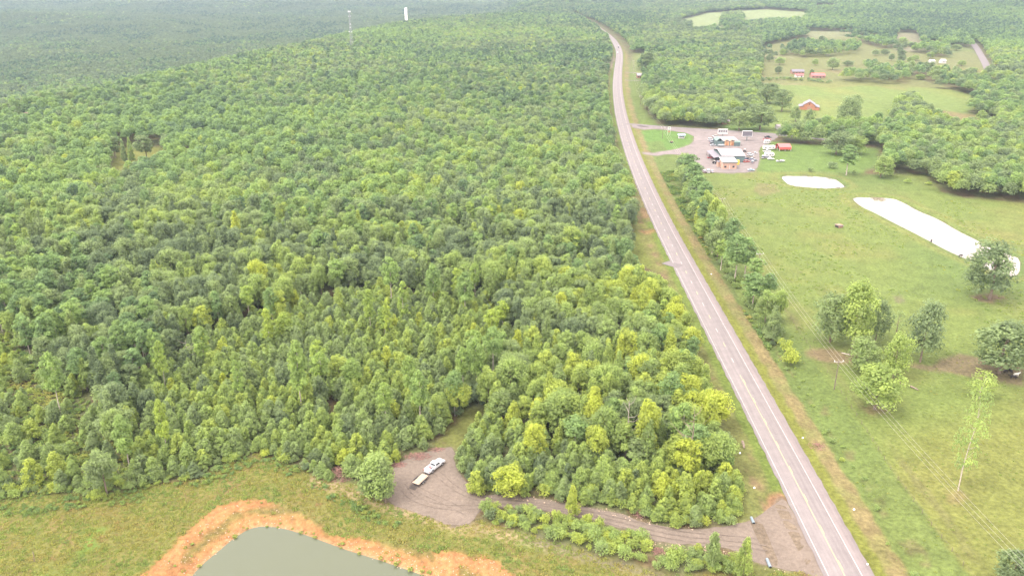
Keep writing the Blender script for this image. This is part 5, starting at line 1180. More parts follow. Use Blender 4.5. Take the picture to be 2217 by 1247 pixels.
for sx in (-1, 1): MB().box((sx * 1.0, 0, 2.0), (.14, .14, 4.2)).obj('post', M['white_metal'], e)
MB().box((0, -.1, 2.4), (1.6, .1, .9)).obj('lower_board', M['barn_wall'], e)
e = thing('kiosk_shelter', 'small white kiosk with blue-grey roof on the green triangle', 'shelter', P_(1475.6, 300.5)); MB().box((0, 1.5, 1.2), (4.4, 2.4, 2.4)).obj('wall', M['white_wall'], e)
for sg in (0, 1): MB().prism([((-.6 if sg == 0 else 3.6), 2.5), (1.5, 3.2 + .002 * sg), (1.5, 3.35 + .002 * sg), ((-.6 if sg == 0 else 3.6), 2.65)], -3, 3, 'x').obj('roof', mat('blue_grey_roof', (.30, .40, .46), .5, .05), e)
for x in (-1.2, 0, 1.2): MB().box((x, .27, 1.4), (.8, .08, .8)).obj('window', M['glass'], e)
e = thing('round_planter', 'dark round stack lying on the green triangle', 'planter', P_(1454, 309.5)); MB().tube([(0, 0, 0), (0, 0, .9)], [1.3, 1.1], 12).obj('tub', M['dark'], e); MB().tube([(0, 0, .9), (0, 0, 1.3)], [.8, .3], 8).obj('filling', M['brush'], e)
# barn with side aisles
bp_ = P_(1751, 239); bs = ppm(bp_); bw = 24 / bs; e = thing('barn', 'orange-brown barn with grey gable roof and low side aisles in the bright field', 'barn', bp_, math.radians(-18)); bh = 4.6
MB().box((0, 8, bh / 2 - .2), (bw, 16, bh + .4)).prism([(-bw / 2, bh), (bw / 2, bh), (0, bh + 3.2)], 0, 16).obj('wall', M['barn_wall'], e)
for sg in (-1, 1):
    MB().prism([(sg * (bw / 2 + .4), bh - .15), (0, bh + 3.25 + .002 * sg), (0, bh + 3.45 + .002 * sg), (sg * (bw / 2 + .4), bh + .05)], -.4, 16.4).obj('roof', M['roof_grey'], e)
    MB().box((sg * (bw / 2 + 2.0), 8.1, 1.3), (4.0, 15.6, 2.8)).obj('aisle_wall', M['barn_wall'], e)
    MB().prism([(sg * (bw / 2 + .02), 3.7), (sg * (bw / 2 + 4.3), 2.7), (sg * (bw / 2 + 4.3), 2.85), (sg * (bw / 2 + .02), 3.85)], .0, 16.1).obj('aisle_roof', M['roof_grey'], e)
MB().box((0, -.06, 1.8), (3.2, .12, 3.6)).obj('barn_door', M['brick'], e); MB().box((0, -.06, 5.6), (1.1, .12, 1.0)).obj('loft_window', M['dark'], e)
HUTS = [
 ('carport', 'open red metal carport on the grass right of the travel trailers', 'carport', 1699.5, 328, 25, 10, 3.0, 1.6, 'red', 'roof_red', 'x', 0, False),
 ('farm_house', 'long house with bright red roof in the far fields', 'house', 1772, 170, 29, 10, 3.0, 2.6, 'brick', 'roof_red', 'x', 3, True),
 ('farm_shed', 'small shed with red roof left of the red-roofed house', 'shed', 1731, 168, 17, 5, 2.5, 1.4, 'white_wall', 'roof_red', 'x', 1, True),
 ('farm_house', 'brown house with dull grey-red roof behind the small red shed', 'house', 1728, 161, 26, 9, 3.0, 2.4, 'brick', 'roof_grey', 'x', 3, True),
 ('brown_cabin', 'small brown cabin with pinkish roof among the trees by the side road', 'cabin', 1572, 270, 15, 6, 2.6, 1.2, 'brick', 'roof_pale', 'x', 1, True),
 ('white_shed', 'white shed with pale roof in the bushes beyond the billboards', 'shed', 1690, 281, 16, 6, 2.4, 1.2, 'white_wall', 'roof_pale', 'x', 1, False),
 ('roadside_house', 'small grey roofed house between the two driveways at the bend', 'house', 1384, 170, 9, 8, 3.2, 2.2, 'brick', 'roof_pale', 'x', 1, True),
 ('long_store', 'long low white-roofed building in the forest left of the highway crest', 'building', 1220, 55, 22, 14, 4.5, 2.0, 'brick', 'roof_white', 'x', 3, False),
 ('distant_house', 'white house at the far edge of the middle fields, left of two', 'house', 2019, 138, 10, 8, 3, 2, 'white_wall', 'roof_white', 'x', 1, False),
 ('distant_house', 'white house beside the county road bend at the far right', 'house', 2043, 138, 10, 8, 3.5, 2, 'white_wall', 'roof_white', 'x', 1, False),
 ('distant_house', 'tiny white house in the far hay field', 'house', 1652, 50, 8, 10, 4, 2.5, 'white_wall', 'roof_white', 'x', 1, False),
 ('pond_shed', 'low red-roofed shed half hidden in the wood behind the ponds', 'shed', 1996, 356, 16, 6, 2.6, 1.2, 'brick', 'roof_red', 'x', 1, False),
 ('valley_house', 'pale speck of a house in the hazy forest of the left valley', 'house', 598, 62, 9, 12, 4, 3, 'white_wall', 'roof_white', 'x', 1, False)]
for nm, lb, ct, px, py, wpx, d, h, rise, wl_, rf, ax, wn_, dr in HUTS:
    p = P_(px, py)
    if nm == 'carport':
        w = wpx / ppm(p); e = thing(nm, lb, ct, p)
        for x in (-w / 2, 0, w / 2):
            for y in (0, d / 2, d): MB().box((x, y, 1.45), (.18, .18, 3.1)).obj('post', M['white_metal'], e)
        MB().prism([(-.2, 2.9), (d / 2, 4.6), (d / 2, 4.75), (-.2, 3.05)], -w / 2 - .3, w / 2 + .3, 'x').obj('roof', M[rf], e); MB().prism([(d + .2, 2.9), (d / 2, 4.602), (d / 2, 4.752), (d + .2, 3.05)], -w / 2 - .3, w / 2 + .3, 'x').obj('roof', M[rf], e)
        MB().box((0, -.1, 2.1), (w, .08, 1.5)).obj('side_panel', M['red'], e); MB().box((0, d + .1, 1.5), (w, .08, 2.8)).obj('side_panel', M['red'], e)
    else: hut(nm, lb, ct, p, wpx / ppm(p), d, h, rise, wl_, rf, 0, ax, .35, wn_, dr)

# ------------------------------------------------------------------ vehicles
M['paint'] = mat('car_paint', (.52, .52, .53), .3, .03, 1, 0, .5, paint=True); M['tyre'] = mat('tyre', (.025, .025, .025), .9, .2, 3); M['rim'] = mat('wheel_rim', (.45, .45, .46), .35, .05, 2, .6); M['lamp_red'] = mat('tail_lamp', (.5, .03, .03), .3, .02); M['chrome'] = mat('bumper_grey', (.35, .35, .36), .35, .05, 1, .5); M['black'] = mat('black_trim', (.03, .03, .032), .6, .1, 2)
def rounded_body(prof, w, name, e, m, bev=.08, tuck=.0):
    b = MB(); b.prism(prof, -w / 2, w / 2); return b.obj(name, m, e, bevel=bev)
def wheels(e, xs, w, r=.36, tw=.26):
    for x in xs:
        for sy in (-1, 1):
            t = MB(); t.tube([(x, sy * (w / 2 - tw), r), (x, sy * w / 2, r)], r, 16); t = t.obj('wheel', M['tyre'], e)
            rm = MB(); rm.tube([(x, sy * (w / 2 - .04), r), (x, sy * (w / 2 + .02), r)], r * .62, 12); rm.obj('rim', M['rim'], t)
PROF = {
 'sedan': (4.7, 1.82, [(-2.3, .35), (2.3, .35), (2.35, .72), (1.3, .95), (-1.6, 1.0), (-2.3, .92)], [(-1.75, .98), (1.15, .95), (.45, 1.42), (-1.0, 1.44)], (-1.45, 1.4)),
 'suv': (4.8, 1.92, [(-2.35, .4), (2.35, .4), (2.38, .85), (1.2, 1.08), (-2.3, 1.1)], [(-2.25, 1.08), (1.1, 1.06), (.55, 1.72), (-2.0, 1.75)], (-1.45, 1.45)),
 'van': (5.2, 2.0, [(-2.6, .4), (2.5, .4), (2.55, .95), (1.9, 1.2), (-2.6, 1.2)], [(-2.58, 1.18), (1.85, 1.18), (1.1, 1.95), (-2.5, 2.0)], (-1.6, 1.6)),
 'pickup': (5.6, 1.95, [(-2.8, .48), (2.75, .48), (2.8, .95), (1.4, 1.14), (-2.8, 1.12)], [(-.75, 1.12), (1.3, 1.12), (.7, 1.78), (-.6, 1.8)], (-1.75, 1.75)),
}
def car(kind, label, color, loc, rz, cat=None, name=None):
    L, w, low, cab, ax = PROF[kind]; e = thing(name or ('parked_' + kind), label, cat or ('car' if kind in ('sedan', 'suv') else kind), loc, rz)
    o = rounded_body(low, w, 'body', e, M['paint'], .09); o.color = (*color, 1)
    zt = max(z for _, z in cab); b = MB(); n = len(cab); vs = []
    for sy in (-1, 1):
        for x, z in cab: vs.append((x, sy * (w / 2 - .06 - (.16 if z > zt - .2 else 0)), z))
    b.add(vs, [tuple(range(n)), tuple(range(2 * n - 1, n - 1, -1))] + [(i, i + n, (i + 1) % n + n, (i + 1) % n) for i in range(n)]); b.obj('windows', M['glass'], e, bevel=.04)
    tx = [x for x, z in cab if z > zt - .2]; r = MB(); r.box(((min(tx) + max(tx)) / 2, 0, zt + .01), (max(tx) - min(tx) + .1, w - .42, .07)); o = r.obj('roof', M['paint'], e, bevel=.03); o.color = (*color, 1)
    if kind == 'pickup': MB().box((-1.8, 0, 1.125), (1.75, w - .35, .06)).obj('bed', M['black'], e)
    wheels(e, ax, w)
    for sy in (-1, 1): MB().box((-L / 2 + .02, sy * (w / 2 - .28), .82), (.1, .3, .16)).obj('tail_lamp', M['lamp_red'], e)
    return e
white = (.95, .95, .95); silver = (.55, .56, .58); grey = (.30, .31, .33); black = (.06, .06, .07); red = (.62, .05, .06); blue = (.07, .09, .16); tan = (.55, .47, .38)
CARS = [('suv', 1547.6, 297, 3.3, tan, 'pale tan car parked alone behind the green-gabled block'), ('suv', 1538.6, 304.6, .1, white, 'white car at the back of the short row left of the sheds'), ('sedan', 1542.6, 308.2, .12, blue, 'dark blue car second from the back in the row left of the sheds'),
 ('suv', 1543, 312.0, .1, grey, 'grey car third from the back in the row left of the sheds'), ('sedan', 1543.5, 316.4, .1, silver, 'silver car nearest the shop in the row left of the sheds'),
 ('pickup', 1540, 343.5, .05, red, 'red pickup parked left of the shop lean-to'), ('sedan', 1540.5, 335, .1, silver, 'pale car just behind the red pickup'),
 ('suv', 1524.5, 374, 1.5, (.4, .3, .32), 'leftmost of three cars parked on the grass edge below the yard'), ('van', 1532.6, 374, 1.5, white, 'white van in the middle of three on the grass edge below the yard'), ('sedan', 1541.5, 373.5, 1.5, silver, 'rightmost silver car of three on the grass edge below the yard'),
 ('suv', 1623.4, 337, .6, white, 'white car at the back of the scrap cluster right of the shop'), ('sedan', 1630, 338.6, 1.2, silver, 'silver car right of the white one in the scrap cluster'), ('pickup', 1625.4, 342, .2, tan, 'pale pickup in the middle of the scrap cluster'), ('sedan', 1615, 345.8, .5, blue, 'dark car touching the shop wall in the scrap cluster'),
 ('suv', 1627.7, 347, 1.0, (.32, .36, .48), 'blue-grey car at the right side of the scrap cluster'), ('sedan', 1633.5, 349.3, .7, grey, 'dark grey car at the right tip of the scrap cluster'), ('suv', 1616.4, 352, .3, (.7, .16, .12), 'bright red car at the front of the scrap cluster'), ('suv', 1628.8, 353.4, 1.3, grey, 'grey car at the front right of the scrap cluster'),
 ('pickup', 1662, 299, .1, black, 'black pickup at the back of the right-hand row'), ('pickup', 1660, 304, .1, red, 'dark red pickup behind the fifth-wheel trailer'), ('pickup', 1660, 329.6, .08, white, 'white pickup between the two travel trailers'),
 ('suv', 1661, 342.6, .2, silver, 'silver car right in front of the second travel trailer'), ('sedan', 1669, 346, .1, white, 'white car at the right front of the second travel trailer'), ('van', 1651.8, 343, 1.2, silver, 'pale van at the left end of the second travel trailer'),
 ('sedan', 1626, 370, .1, (.45, .6, .66), 'pale blue car alone on the bottom edge of the yard')]
for k, px, py, rz, colr, lb in CARS: car(k, lb, colr, P_(px, py), rz)
def trailer_home(px, py, wpx, label, h=3.1, rz=.05):
    p = P_(px, py); L = wpx / ppm(p) * .93; e = thing('travel_trailer', label, 'travel trailer', p, rz, 'travel trailers in the shop yard'); w = 2.5
    MB().prism([(-L / 2, .55), (L / 2 - .9, .55), (L / 2, 1.2), (L / 2 - .1, h - .5), (L / 2 - .6, h), (-L / 2 + .4, h), (-L / 2, h - .3)], -w / 2, w / 2).obj('body', M['white_metal'], e, bevel=.08)
    for x in (-L * .32, L * .02, L * .3): MB().box((x, -w / 2 - .02, 1.9), (.95, .05, .6)).obj('window', M['glass'], e)
    MB().box((L * .15, -w / 2 - .02, 1.5), (.7, .05, 1.75)).obj('door', M['white_wall'], e); MB().box((0, -w / 2 - .015, 1.15), (L * .9, .03, .12)).obj('stripe', M['roof_grey'], e)
    for x in (-L * .1, L * .12): MB().box((x, 0, h + .12), (.7, .7, .24)).obj('roof_vent', M['white_wall'], e)
    wheels(e, (-.5, .4), w - .1, .34, .2); MB().box((L / 2 + .4, 0, .6), (1.2, .12, .12)).obj('hitch', M['black'], e)
trailer_home(1664.5, 324.5, 28, 'longer white travel trailer left of the red carport'); trailer_home(1665, 340, 22, 'shorter white travel trailer in front of the white pickup')
trailer_home(1660, 312.5, 13, 'boxy white camper at the back of the right-hand row', 3.4)
def small_boat(px, py, lpx, label, rz, col=white):
    p = P_(px, py); L = lpx / ppm(p); e = thing('boat', label, 'boat', p, rz); o = MB().add([(-L / 2, -.9, 1.0), (-L / 2, .9, 1.0), (L * .2, .95, 1.05), (L / 2, 0, 1.2), (L * .2, -.95, 1.05), (-L / 2, -.6, .3), (-L / 2, .6, .3), (L * .15, .5, .3), (L * .38, 0, .45), (L * .15, -.5, .3)],
       [(0, 1, 2, 3, 4), (5, 9, 8, 7, 6), (0, 5, 6, 1), (1, 6, 7, 2), (2, 7, 8, 3), (3, 8, 9, 4), (4, 9, 5, 0)]).obj('hull', M['paint'], e); o.color = (*col, 1)
    MB().box((L * .05, 0, 1.25), (L * .3, 1.1, .4)).obj('cockpit', M['white_wall'], e); MB().box((-L * .1, 0, 1.1), (L * .4, 1.2, .08)).obj('seat_well', M['dark'], e); wheels(e, (-.3,), 1.9, .28, .18)
small_boat(1690.5, 351, 20, 'white boat on a trailer in the grass below the red carport', .05); small_boat(1635.3, 333, 8, 'small white boat on the track right of the scrap cluster', 2.2)
def tractor(px, py, label, col, rz=.3):
    p = P_(px, py); e = thing('tractor', label, 'tractor', p, rz); o = MB().box((.6, 0, 1.0), (1.7, .7, .7)).obj('bonnet', M['paint'], e, bevel=.06); o.color = (*col, 1)
    MB().box((-.5, 0, 2.3), (1.2, 1.2, .1)).obj('canopy', M['white_wall'], e); MB().tube([(-.5, .4, 1), (-.5, .4, 2.3)], .05, 5).tube([(-.5, -.4, 1), (-.5, -.4, 2.3)], .05, 5).obj('canopy_post', M['black'], e); MB().box((-.6, 0, 1.1), (.5, .6, .5)).obj('seat', M['black'], e)
    wheels(e, (-.8,), 1.9, .75, .4); wheels(e, (1.2,), 1.5, .4, .25)
tractor(1547.6, 355, 'small dark tractor with white canopy left of the tan shed', (.1, .1, .14)); tractor(1612.6, 329.5, 'rusty red tractor behind the right corner of the shop', (.35, .12, .10), 1)
# cars on the highway
def on_road(py, off):
    s = s_at(py); L = HWY_L; e_ = .8
    a = np.array([np.interp(s, L, HWY[:, 0]), np.interp(s, L, HWY[:, 1])]); b = np.array([np.interp(s + e_, L, HWY[:, 0]), np.interp(s + e_, L, HWY[:, 1])]); t = (b - a) / np.linalg.norm(b - a)
    x, y = a + np.array([t[1], -t[0]]) * off; return Vector((x, y, float(road_z(np.array([x]), np.array([y]))[0]) + .0)), math.atan2(t[1], t[0])
for py, off, k, colr, lb in ((104.5, 1.8, 'pickup', black, 'black pickup driving away round the far highway bend'), (108.5, -1.8, 'sedan', grey, 'dark small car ahead of the white one on the far bend'), (116, -1.8, 'suv', white, 'white car coming round the far highway bend')):
    p, a = on_road(py, off); car(k, lb, colr, p, a if off > 0 else a + math.pi, 'car' if k != 'pickup' else 'pickup', 'moving_' + k)

# ------------------------------------------------------------------ the white pickup and its flatbed trailer on the gravel lot
def hero_pickup():
    r0 = at(937, 1024); f0 = at(958.5, 1007.5); hd = heading(r0, f0); wb = math.hypot(f0.x - r0.x, f0.y - r0.y); mid = (r0 + f0) / 2
    off = Vector((-math.sin(hd), math.cos(hd), 0)) * 1.0
    e = thing('pickup_truck', 'white crew-cab pickup parked on the gravel lot with a trailer hitched behind', 'pickup truck', mid + off + Vector((0, 0, .05)), hd); k = wb / 3.9; wh = wb / 2; w = 2.02
    wp = mat('white_truck_paint', (.50, .50, .51), .28, .03, 1, 0, .5)
    L0, L1 = -wh - 1.25, wh + 1.05
    # lower body with wheel arches: profile with notches
    prof = [(L0, .62)]
    for cx in (-wh, wh):
        prof += [(cx - .50, .60)] + [(cx + .50 * math.cos(a), .46 + .50 * math.sin(a)) for a in np.linspace(math.pi * .93, math.pi * .07, 7)] + [(cx + .50, .60)]
    prof += [(L1, .60), (L1 + .08, .80), (L1, 1.08), (wh + .2, 1.22), (.95 + .35, 1.26), (.95 + .35, 1.22), (-.75, 1.22), (-.75, .95), (L0, .95)]
    MB().prism(prof, -w / 2, w / 2).obj('body', wp, e, bevel=.05)
    # bed walls and tailgate stand above an open floor
    bx0, bx1 = L0, -.78
    for sy in (-1, 1): MB().box(((bx0 + bx1) / 2, sy * (w / 2 - .06), 1.12), (bx1 - bx0, .12, .40)).obj('bed_side', wp, e, bevel=.03)
    MB().box((bx0 + .04, 0, 1.02), (.09, w - .26, .58)).obj('tailgate', wp, e, bevel=.02)
    MB().box(((bx0 + bx1) / 2 + .04, 0, .962), (bx1 - bx0 - .14, w - .26, .02)).obj('bed_liner', mat('bed_liner', (.45, .45, .47), .7, .15, 4), e)
    MB().box((bx1 - .35, 0, 1.14), (.45, w - .36, .34)).obj('tool_box', M['chrome'], e, bevel=.02)
    MB().box((bx1 - .95, .2, 1.08), (.35, .45, .2), .4).obj('red_can', M['red'], e); MB().box((bx1 - 1.1, -.4, 1.05), (.6, .3, .16), -.3).obj('tool_bag', M['black'], e)
    # cab
    cab = [(-.78, 1.2), (1.42, 1.2), (.72, 1.86), (.45, 1.93), (-.45, 1.93), (-.66, 1.84)]
    b = MB(); vs = []
    for sy in (-1, 1):
        for x, z in cab: vs.append((x, sy * (w / 2 - .03 - (z - 1.2) * .24), z))
    n = len(cab); b.add(vs, [tuple(range(n)), tuple(range(2 * n - 1, n - 1, -1))] + [(i, i + n, (i + 1) % n + n, (i + 1) % n) for i in range(n)]); b.obj('cab', wp, e, bevel=.04)
    def pane(nm, pts): MB().add(pts, [(0, 1, 2, 3)]).obj(nm, M['glass'], e)
    hz = lambda z: w / 2 - .03 - (z - 1.2) * .24
    pane('windscreen', [(1.36, -hz(1.27) + .12, 1.275), (1.36, hz(1.27) - .12, 1.275), (.76, hz(1.84) - .1, 1.845), (.76, -hz(1.84) + .1, 1.845)])
    pane('rear_window', [(-.795, -hz(1.32) + .18, 1.32), (-.795, hz(1.32) - .18, 1.32), (-.70, hz(1.76) - .16, 1.76), (-.70, -hz(1.76) + .16, 1.76)])
    for sy in (-1, 1):
        for x0, x1, x2, x3 in ((-.58, .14, .14, -.46), (.22, 1.12, .62, .22)):
            z0, z1 = 1.30, 1.78; pane('side_window', [(x0, sy * (hz(z0) + .012), z0), (x1, sy * (hz(z0) + .012), z0), (x2, sy * (hz(z1) + .012), z1), (x3, sy * (hz(z1) + .012), z1)])
        MB().box((1.05, sy * (w / 2 + .14), 1.34), (.12, .24, .22)).obj('mirror', wp, e, bevel=.03)
        for x in (-.05, .85): MB().box((x, sy * (w / 2 + .012), 1.08), (.2, .03, .04)).obj('door_handle', M['chrome'], e)
        MB().box((L0 - .01, sy * (w / 2 - .13), 1.05), (.06, .16, .36)).obj('tail_lamp', M['lamp_red'], e); MB().box((L1 + .03, sy * (w / 2 - .25), .98), (.08, .36, .18)).obj('headlight', M['insulator'], e)
    MB().box((L0 - .14, 0, .62), (.18, w - .1, .2)).obj('rear_bumper', M['chrome'], e, bevel=.03); MB().box((L1 + .12, 0, .60), (.2, w - .05, .26)).obj('front_bumper', M['chrome'], e, bevel=.03)
    MB().box((L1 + .05, 0, .92), (.06, 1.1, .26)).obj('grille', M['black'], e); wheels(e, (-wh, wh), w + .02, .42, .28)
    back = e.location + Vector((math.cos(hd), math.sin(hd), 0)) * (L0 - .3)
    return back, hd
HITCH, HD = hero_pickup()
def utility_trailer():
    a = at(919.5, 1034); c = at(900, 1052); hd = heading(c, a)
    L, w = 4.6, 2.05; r0 = Vector((math.cos(hd), math.sin(hd), 0))
    ctr = at(910.5, 1041.5); e = thing('flatbed_trailer', 'black twin-axle flatbed trailer with wooden deck and ramp lowered on the gravel', 'trailer', Vector((ctr.x, ctr.y, ctr.z + .05)), hd); z = .62
    pm = mat('deck_wood', (.34, .25, .18), .8, .12, 3); npk = 9
    for i in range(npk):
        MB().box((0, -w / 2 + w * (i + .5) / npk, z + random.uniform(-.004, .004)), (L - .08, w / npk - .018, .05)).obj('deck_plank', pm, e)
    fr = MB()
    for sy in (-1, 1): fr.box((0, sy * (w / 2 + .04), z - .06), (L, .07, .14))
    for sx in (-1, 1): fr.box((sx * L / 2, 0, z - .06), (.07, w + .1, .14))
    fr.obj('frame', M['black'], e)
    for sy, n in ((1, 6), (-1, 6)):
        rl = MB(); rl.tube([(-L / 2, sy * (w / 2 + .05), z + .38), (L / 2, sy * (w / 2 + .05), z + .38)], .03, 5)
        for k in range(n): rl.tube([(-L / 2 + L * k / (n - 1), sy * (w / 2 + .05), z), (-L / 2 + L * k / (n - 1), sy * (w / 2 + .05), z + .38)], .025, 5)
        rl.obj('side_rail', M['black'], e)
    MB().tube([(L / 2, -w / 2, z + .38), (L / 2, w / 2, z + .38)], .03, 5).obj('front_rail', M['black'], e)
    hx = (HITCH - Vector(e.location)); lx = hx.x * math.cos(-hd) - hx.y * math.sin(-hd); ly = hx.x * math.sin(-hd) + hx.y * math.cos(-hd)
    tg = MB(); tg.tube([(L / 2, -.8, z - .1), (lx, ly, .55)], .06, 5); tg.tube([(L / 2, .8, z - .1), (lx, ly, .55)], .06, 5); tg.obj('tongue', M['black'], e)
    MB().tube([(lx - .5, ly + .1, 0.02), (lx - .5, ly + .1, .8)], .05, 6).obj('jack', M['chrome'], e)
    for sy in (-1, 1): MB().box((-.35, sy * (w / 2 + .22), .80), (1.75, .26, .05)).obj('fender', M['black'], e, bevel=.02)
    wheels(e, (-.78, .08), w + .62, .34, .2)
    rp = MB(); ln = 1.45
    for k in range(6):
        t = k / 5; rp.box((-L / 2 - .1 - ln * t, 0, .58 - .5 * t), (.05, w - .1, .04))
    for sy in np.linspace(-w / 2 + .06, w / 2 - .06, 9): rp.tube([(-L / 2 - .05, sy, .60), (-L / 2 - .12 - ln, sy, .06)], .022, 4)
    rp.obj('ramp', M['black'], e)
utility_trailer()

# ------------------------------------------------------------------ cattle
M['hide_black'] = mat('black_hide', (.03, .027, .025), .8, .2, 3); M['hide_white'] = mat('white_hide', (.6, .57, .52), .8, .15, 3)
def cow(px, py, label, rz, m='hide_black', head_down=False, s=1.0):
    p = at(px, py); me = bpy.data.meshes.new('cow'); hz = .55 if head_down else 1.35
    J = [(0, 0, 1.02, .36, .36), (-.55, 0, 1.04, .36, .34), (-.95, 0, 1.05, .26, .26), (.55, 0, 1.02, .33, .38), (.85, 0, 1.12, .22, .26), (1.15, 0, (hz + 1.15) / 2, .16, .18), (1.40, 0, hz, .13, .14), (1.68, 0, hz - .12, .09, .09), (-1.08, 0, .95, .05, .05), (-1.12, 0, .45, .03, .03)]
    E = [(0, 1), (1, 2), (0, 3), (3, 4), (4, 5), (5, 6), (6, 7), (2, 8), (8, 9)]
    for sy in (-1, 1):
        for bx, root, knee in ((-.82, 2, .06), (.62, 3, -.03)):
            i = len(J); J += [(bx, sy * .2, .82, .15, .15), (bx + knee * 1.5, sy * .22, .45, .075, .075), (bx - knee * .5, sy * .22, .08, .06, .06), (bx + .05, sy * .22, .02, .06, .05)]; E += [(root, i), (i, i + 1), (i + 1, i + 2), (i + 2, i + 3)]
        i = len(J); J.append((1.36, sy * .2, hz + .08, .04, .03)); E.append((6, i))
    me.from_pydata([j[:3] for j in J], E, []); me.update(); o = bpy.data.objects.new('cow', me); COL.objects.link(o); me.materials.append(M[m])
    sk = o.modifiers.new('skin', 'SKIN'); sub = o.modifiers.new('sub', 'SUBSURF'); sub.levels = 1; sub.render_levels = 1
    for k, v in enumerate(me.skin_vertices[0].data): v.radius = J[k][3:5]; v.use_root = (k == 0)
    o.location = p; o.rotation_euler.z = rz; o.scale = (s, s, s); tag(o, label, 'cow')
cow(2193, 820, 'black cow standing at the front right under the huge shade tree', 2.9); cow(2176, 808, 'black cow close to the trunk under the huge shade tree', .4); cow(2186, 807, 'dark cow beside the trunk right under the shade tree', 1.7, head_down=True); cow(2199, 815, 'pale cow behind the black one under the shade tree', .2, 'hide_white')
cow(2079, 557, 'black cow drinking at the near bank of the long pond', .3, head_down=True); cow(2016, 524, 'dark cow on the bank midway along the long pond', 1.0, head_down=True)

# ------------------------------------------------------------------ small things: pipes, brush, logs, litter, stones
M['pipe'] = mat('grey_culvert_pipe', (.17, .21, .24), .5, .12, 2, .3)
def culvert(px, py, qx, qy, label):
    a = at(px, py); c = at(qx, qy); m = (a + c) / 2; L = (c - a).length; hd = heading(a, c); e = thing('culvert_pipe', label, 'culvert pipe', m + Vector((0, 0, .22)), hd, 'grey culvert pipes at the drive mouth')
    b = MB(); n = 16; pts = []; ring = []
    for i in range(int(L / .15) + 1): ring.append((-L / 2 + i * .15, .34 if i % 2 else .31))
    vs = [(x, r * math.cos(2 * math.pi * k / n), r * math.sin(2 * math.pi * k / n)) for x, r in ring for k in range(n)]; nr = len(ring)
    b.add(vs, [(i * n + k, i * n + (k + 1) % n, (i + 1) * n + (k + 1) % n, (i + 1) * n + k) for i in range(nr - 1) for k in range(n)]); b.obj('pipe', M['pipe'], e)
    d = MB(); d.tube([(-L / 2 + .05, 0, 0), (-L / 2 + .5, 0, 0)], .28, 12); d.obj('mouth_shade', M['dark'], e); d = MB(); d.tube([(L / 2 - .5, 0, 0), (L / 2 - .06, 0, 0)], .28, 12); d.obj('mouth_shade', M['dark'], e)  # near-black plugs in both ends stand in for the shade inside the pipe
culvert(1626, 1121, 1632, 1134, 'grey culvert pipe end on the wood side of the drive mouth'); culvert(1660, 1211, 1668, 1230, 'grey culvert pipe end on the field side of the drive mouth')
def brush_pile(px, py, wpx, label, n=120, h=1.4, m='brush', name='brush_pile', flatn=1.0, seed=1):
    p = at(px, py); r = wpx / ppm(p) / 2; R_ = random.Random(seed); e = thing(name, label, 'brush pile', p); b = MB()
    for i in range(n):
        a = R_.random() * 6.28; d = R_.random() ** .7 * r; c = Vector((math.cos(a) * d, math.sin(a) * d * flatn, h * (1 - d / r) * R_.random())); t = R_.random() * 6.28; L = R_.uniform(.5, 1.5); v = Vector((math.cos(t), math.sin(t), R_.uniform(-.3, .5))) * L
        b.tube([c - v * .5, c + Vector((0, 0, .12)), c + v * .5], [.05, .04, .015], 4, False)
    o = b.obj('branches', M[m], e); o['kind'] = 'stuff'
brush_pile(738, 1026, 66, 'large reddish brown pile of dead branches left of the round bush', 420, 2.2)
brush_pile(905, 988, 60, 'low reddish windrow of dead branches along the back rim of the lot', 200, .7, flatn=.5, seed=2); brush_pile(862, 1006, 40, 'short reddish windrow of branches at the left rim of the lot', 120, .6, flatn=.5, seed=3); brush_pile(945, 974, 40, 'thin windrow of branches near the grass path', 90, .5, flatn=.5, seed=13)
brush_pile(1385, 1112, 30, 'tangle of dead stems at the foot of the wood by the drive', 120, 1.8, seed=4); brush_pile(1425, 1195, 30, 'pile of grey sticks between the two hedges', 90, .8, seed=5); brush_pile(345, 870, 26, 'rust-brown dead bush in the left thicket', 140, 3.2, seed=6)
brush_pile(1770, 966, 40, 'brown dug-up brush heap in the right ditch', 80, .5, seed=7)
def log(px, py, qx, qy, r, label, name='fallen_log', m='dead_wood'):
    a = at(px, py); c = at(qx, qy); e = thing(name, label, 'log', a); v = c - a; MB().tube([(0, 0, r), v * .5 + Vector((0, 0, r * 1.2)), v + Vector((0, 0, r))], [r, r * .85, r * .55], 7).obj('stem', M[m], e); MB().tube([v * .6 + Vector((0, 0, r)), v * .75 + Vector((.5, .6, r * 2))], [r * .4, r * .15], 5).obj('branch_stub', M[m], e)
log(1945, 826, 1958, 836, .25, 'dark fallen log left of two in the pasture below the clump', m='bark'); log(1970, 837, 1988, 846, .28, 'larger broken log right of two in the pasture below the clump', m='bark'); log(1822, 765, 1842, 770, .2, 'thin pale log on bare earth under the pasture clump'); log(1607, 958, 1611, 972, .4, 'upturned brown stump at the wood edge beside the highway', 'tree_stump', 'bark')
def feeder():
    p = at(1816, 492); e = thing('hay_shelter', 'small tilted rusty feeder with grey roof alone in the pasture', 'feeder', p, .5); w = 18 / ppm(p)
    MB().box((0, 0, .7), (w * .7, w * .6, 1.4)).obj('frame', M['brick'], e); MB().prism([(-w * .35, 1.3), (w * .45, .9), (w * .45, 1.0), (-w * .35, 1.45)], -w * .4, w * .4).obj('roof', M['roof_grey'], e); MB().box((-w * .36, 0, .6), (.1, w * .5, 1.0)).obj('opening_shade', M['dark'], e)  # last box: near-black slab painted as the shade of an open side
feeder()
M['litter'] = mat('white_litter', (.8, .8, .8), .6, .1, 3)
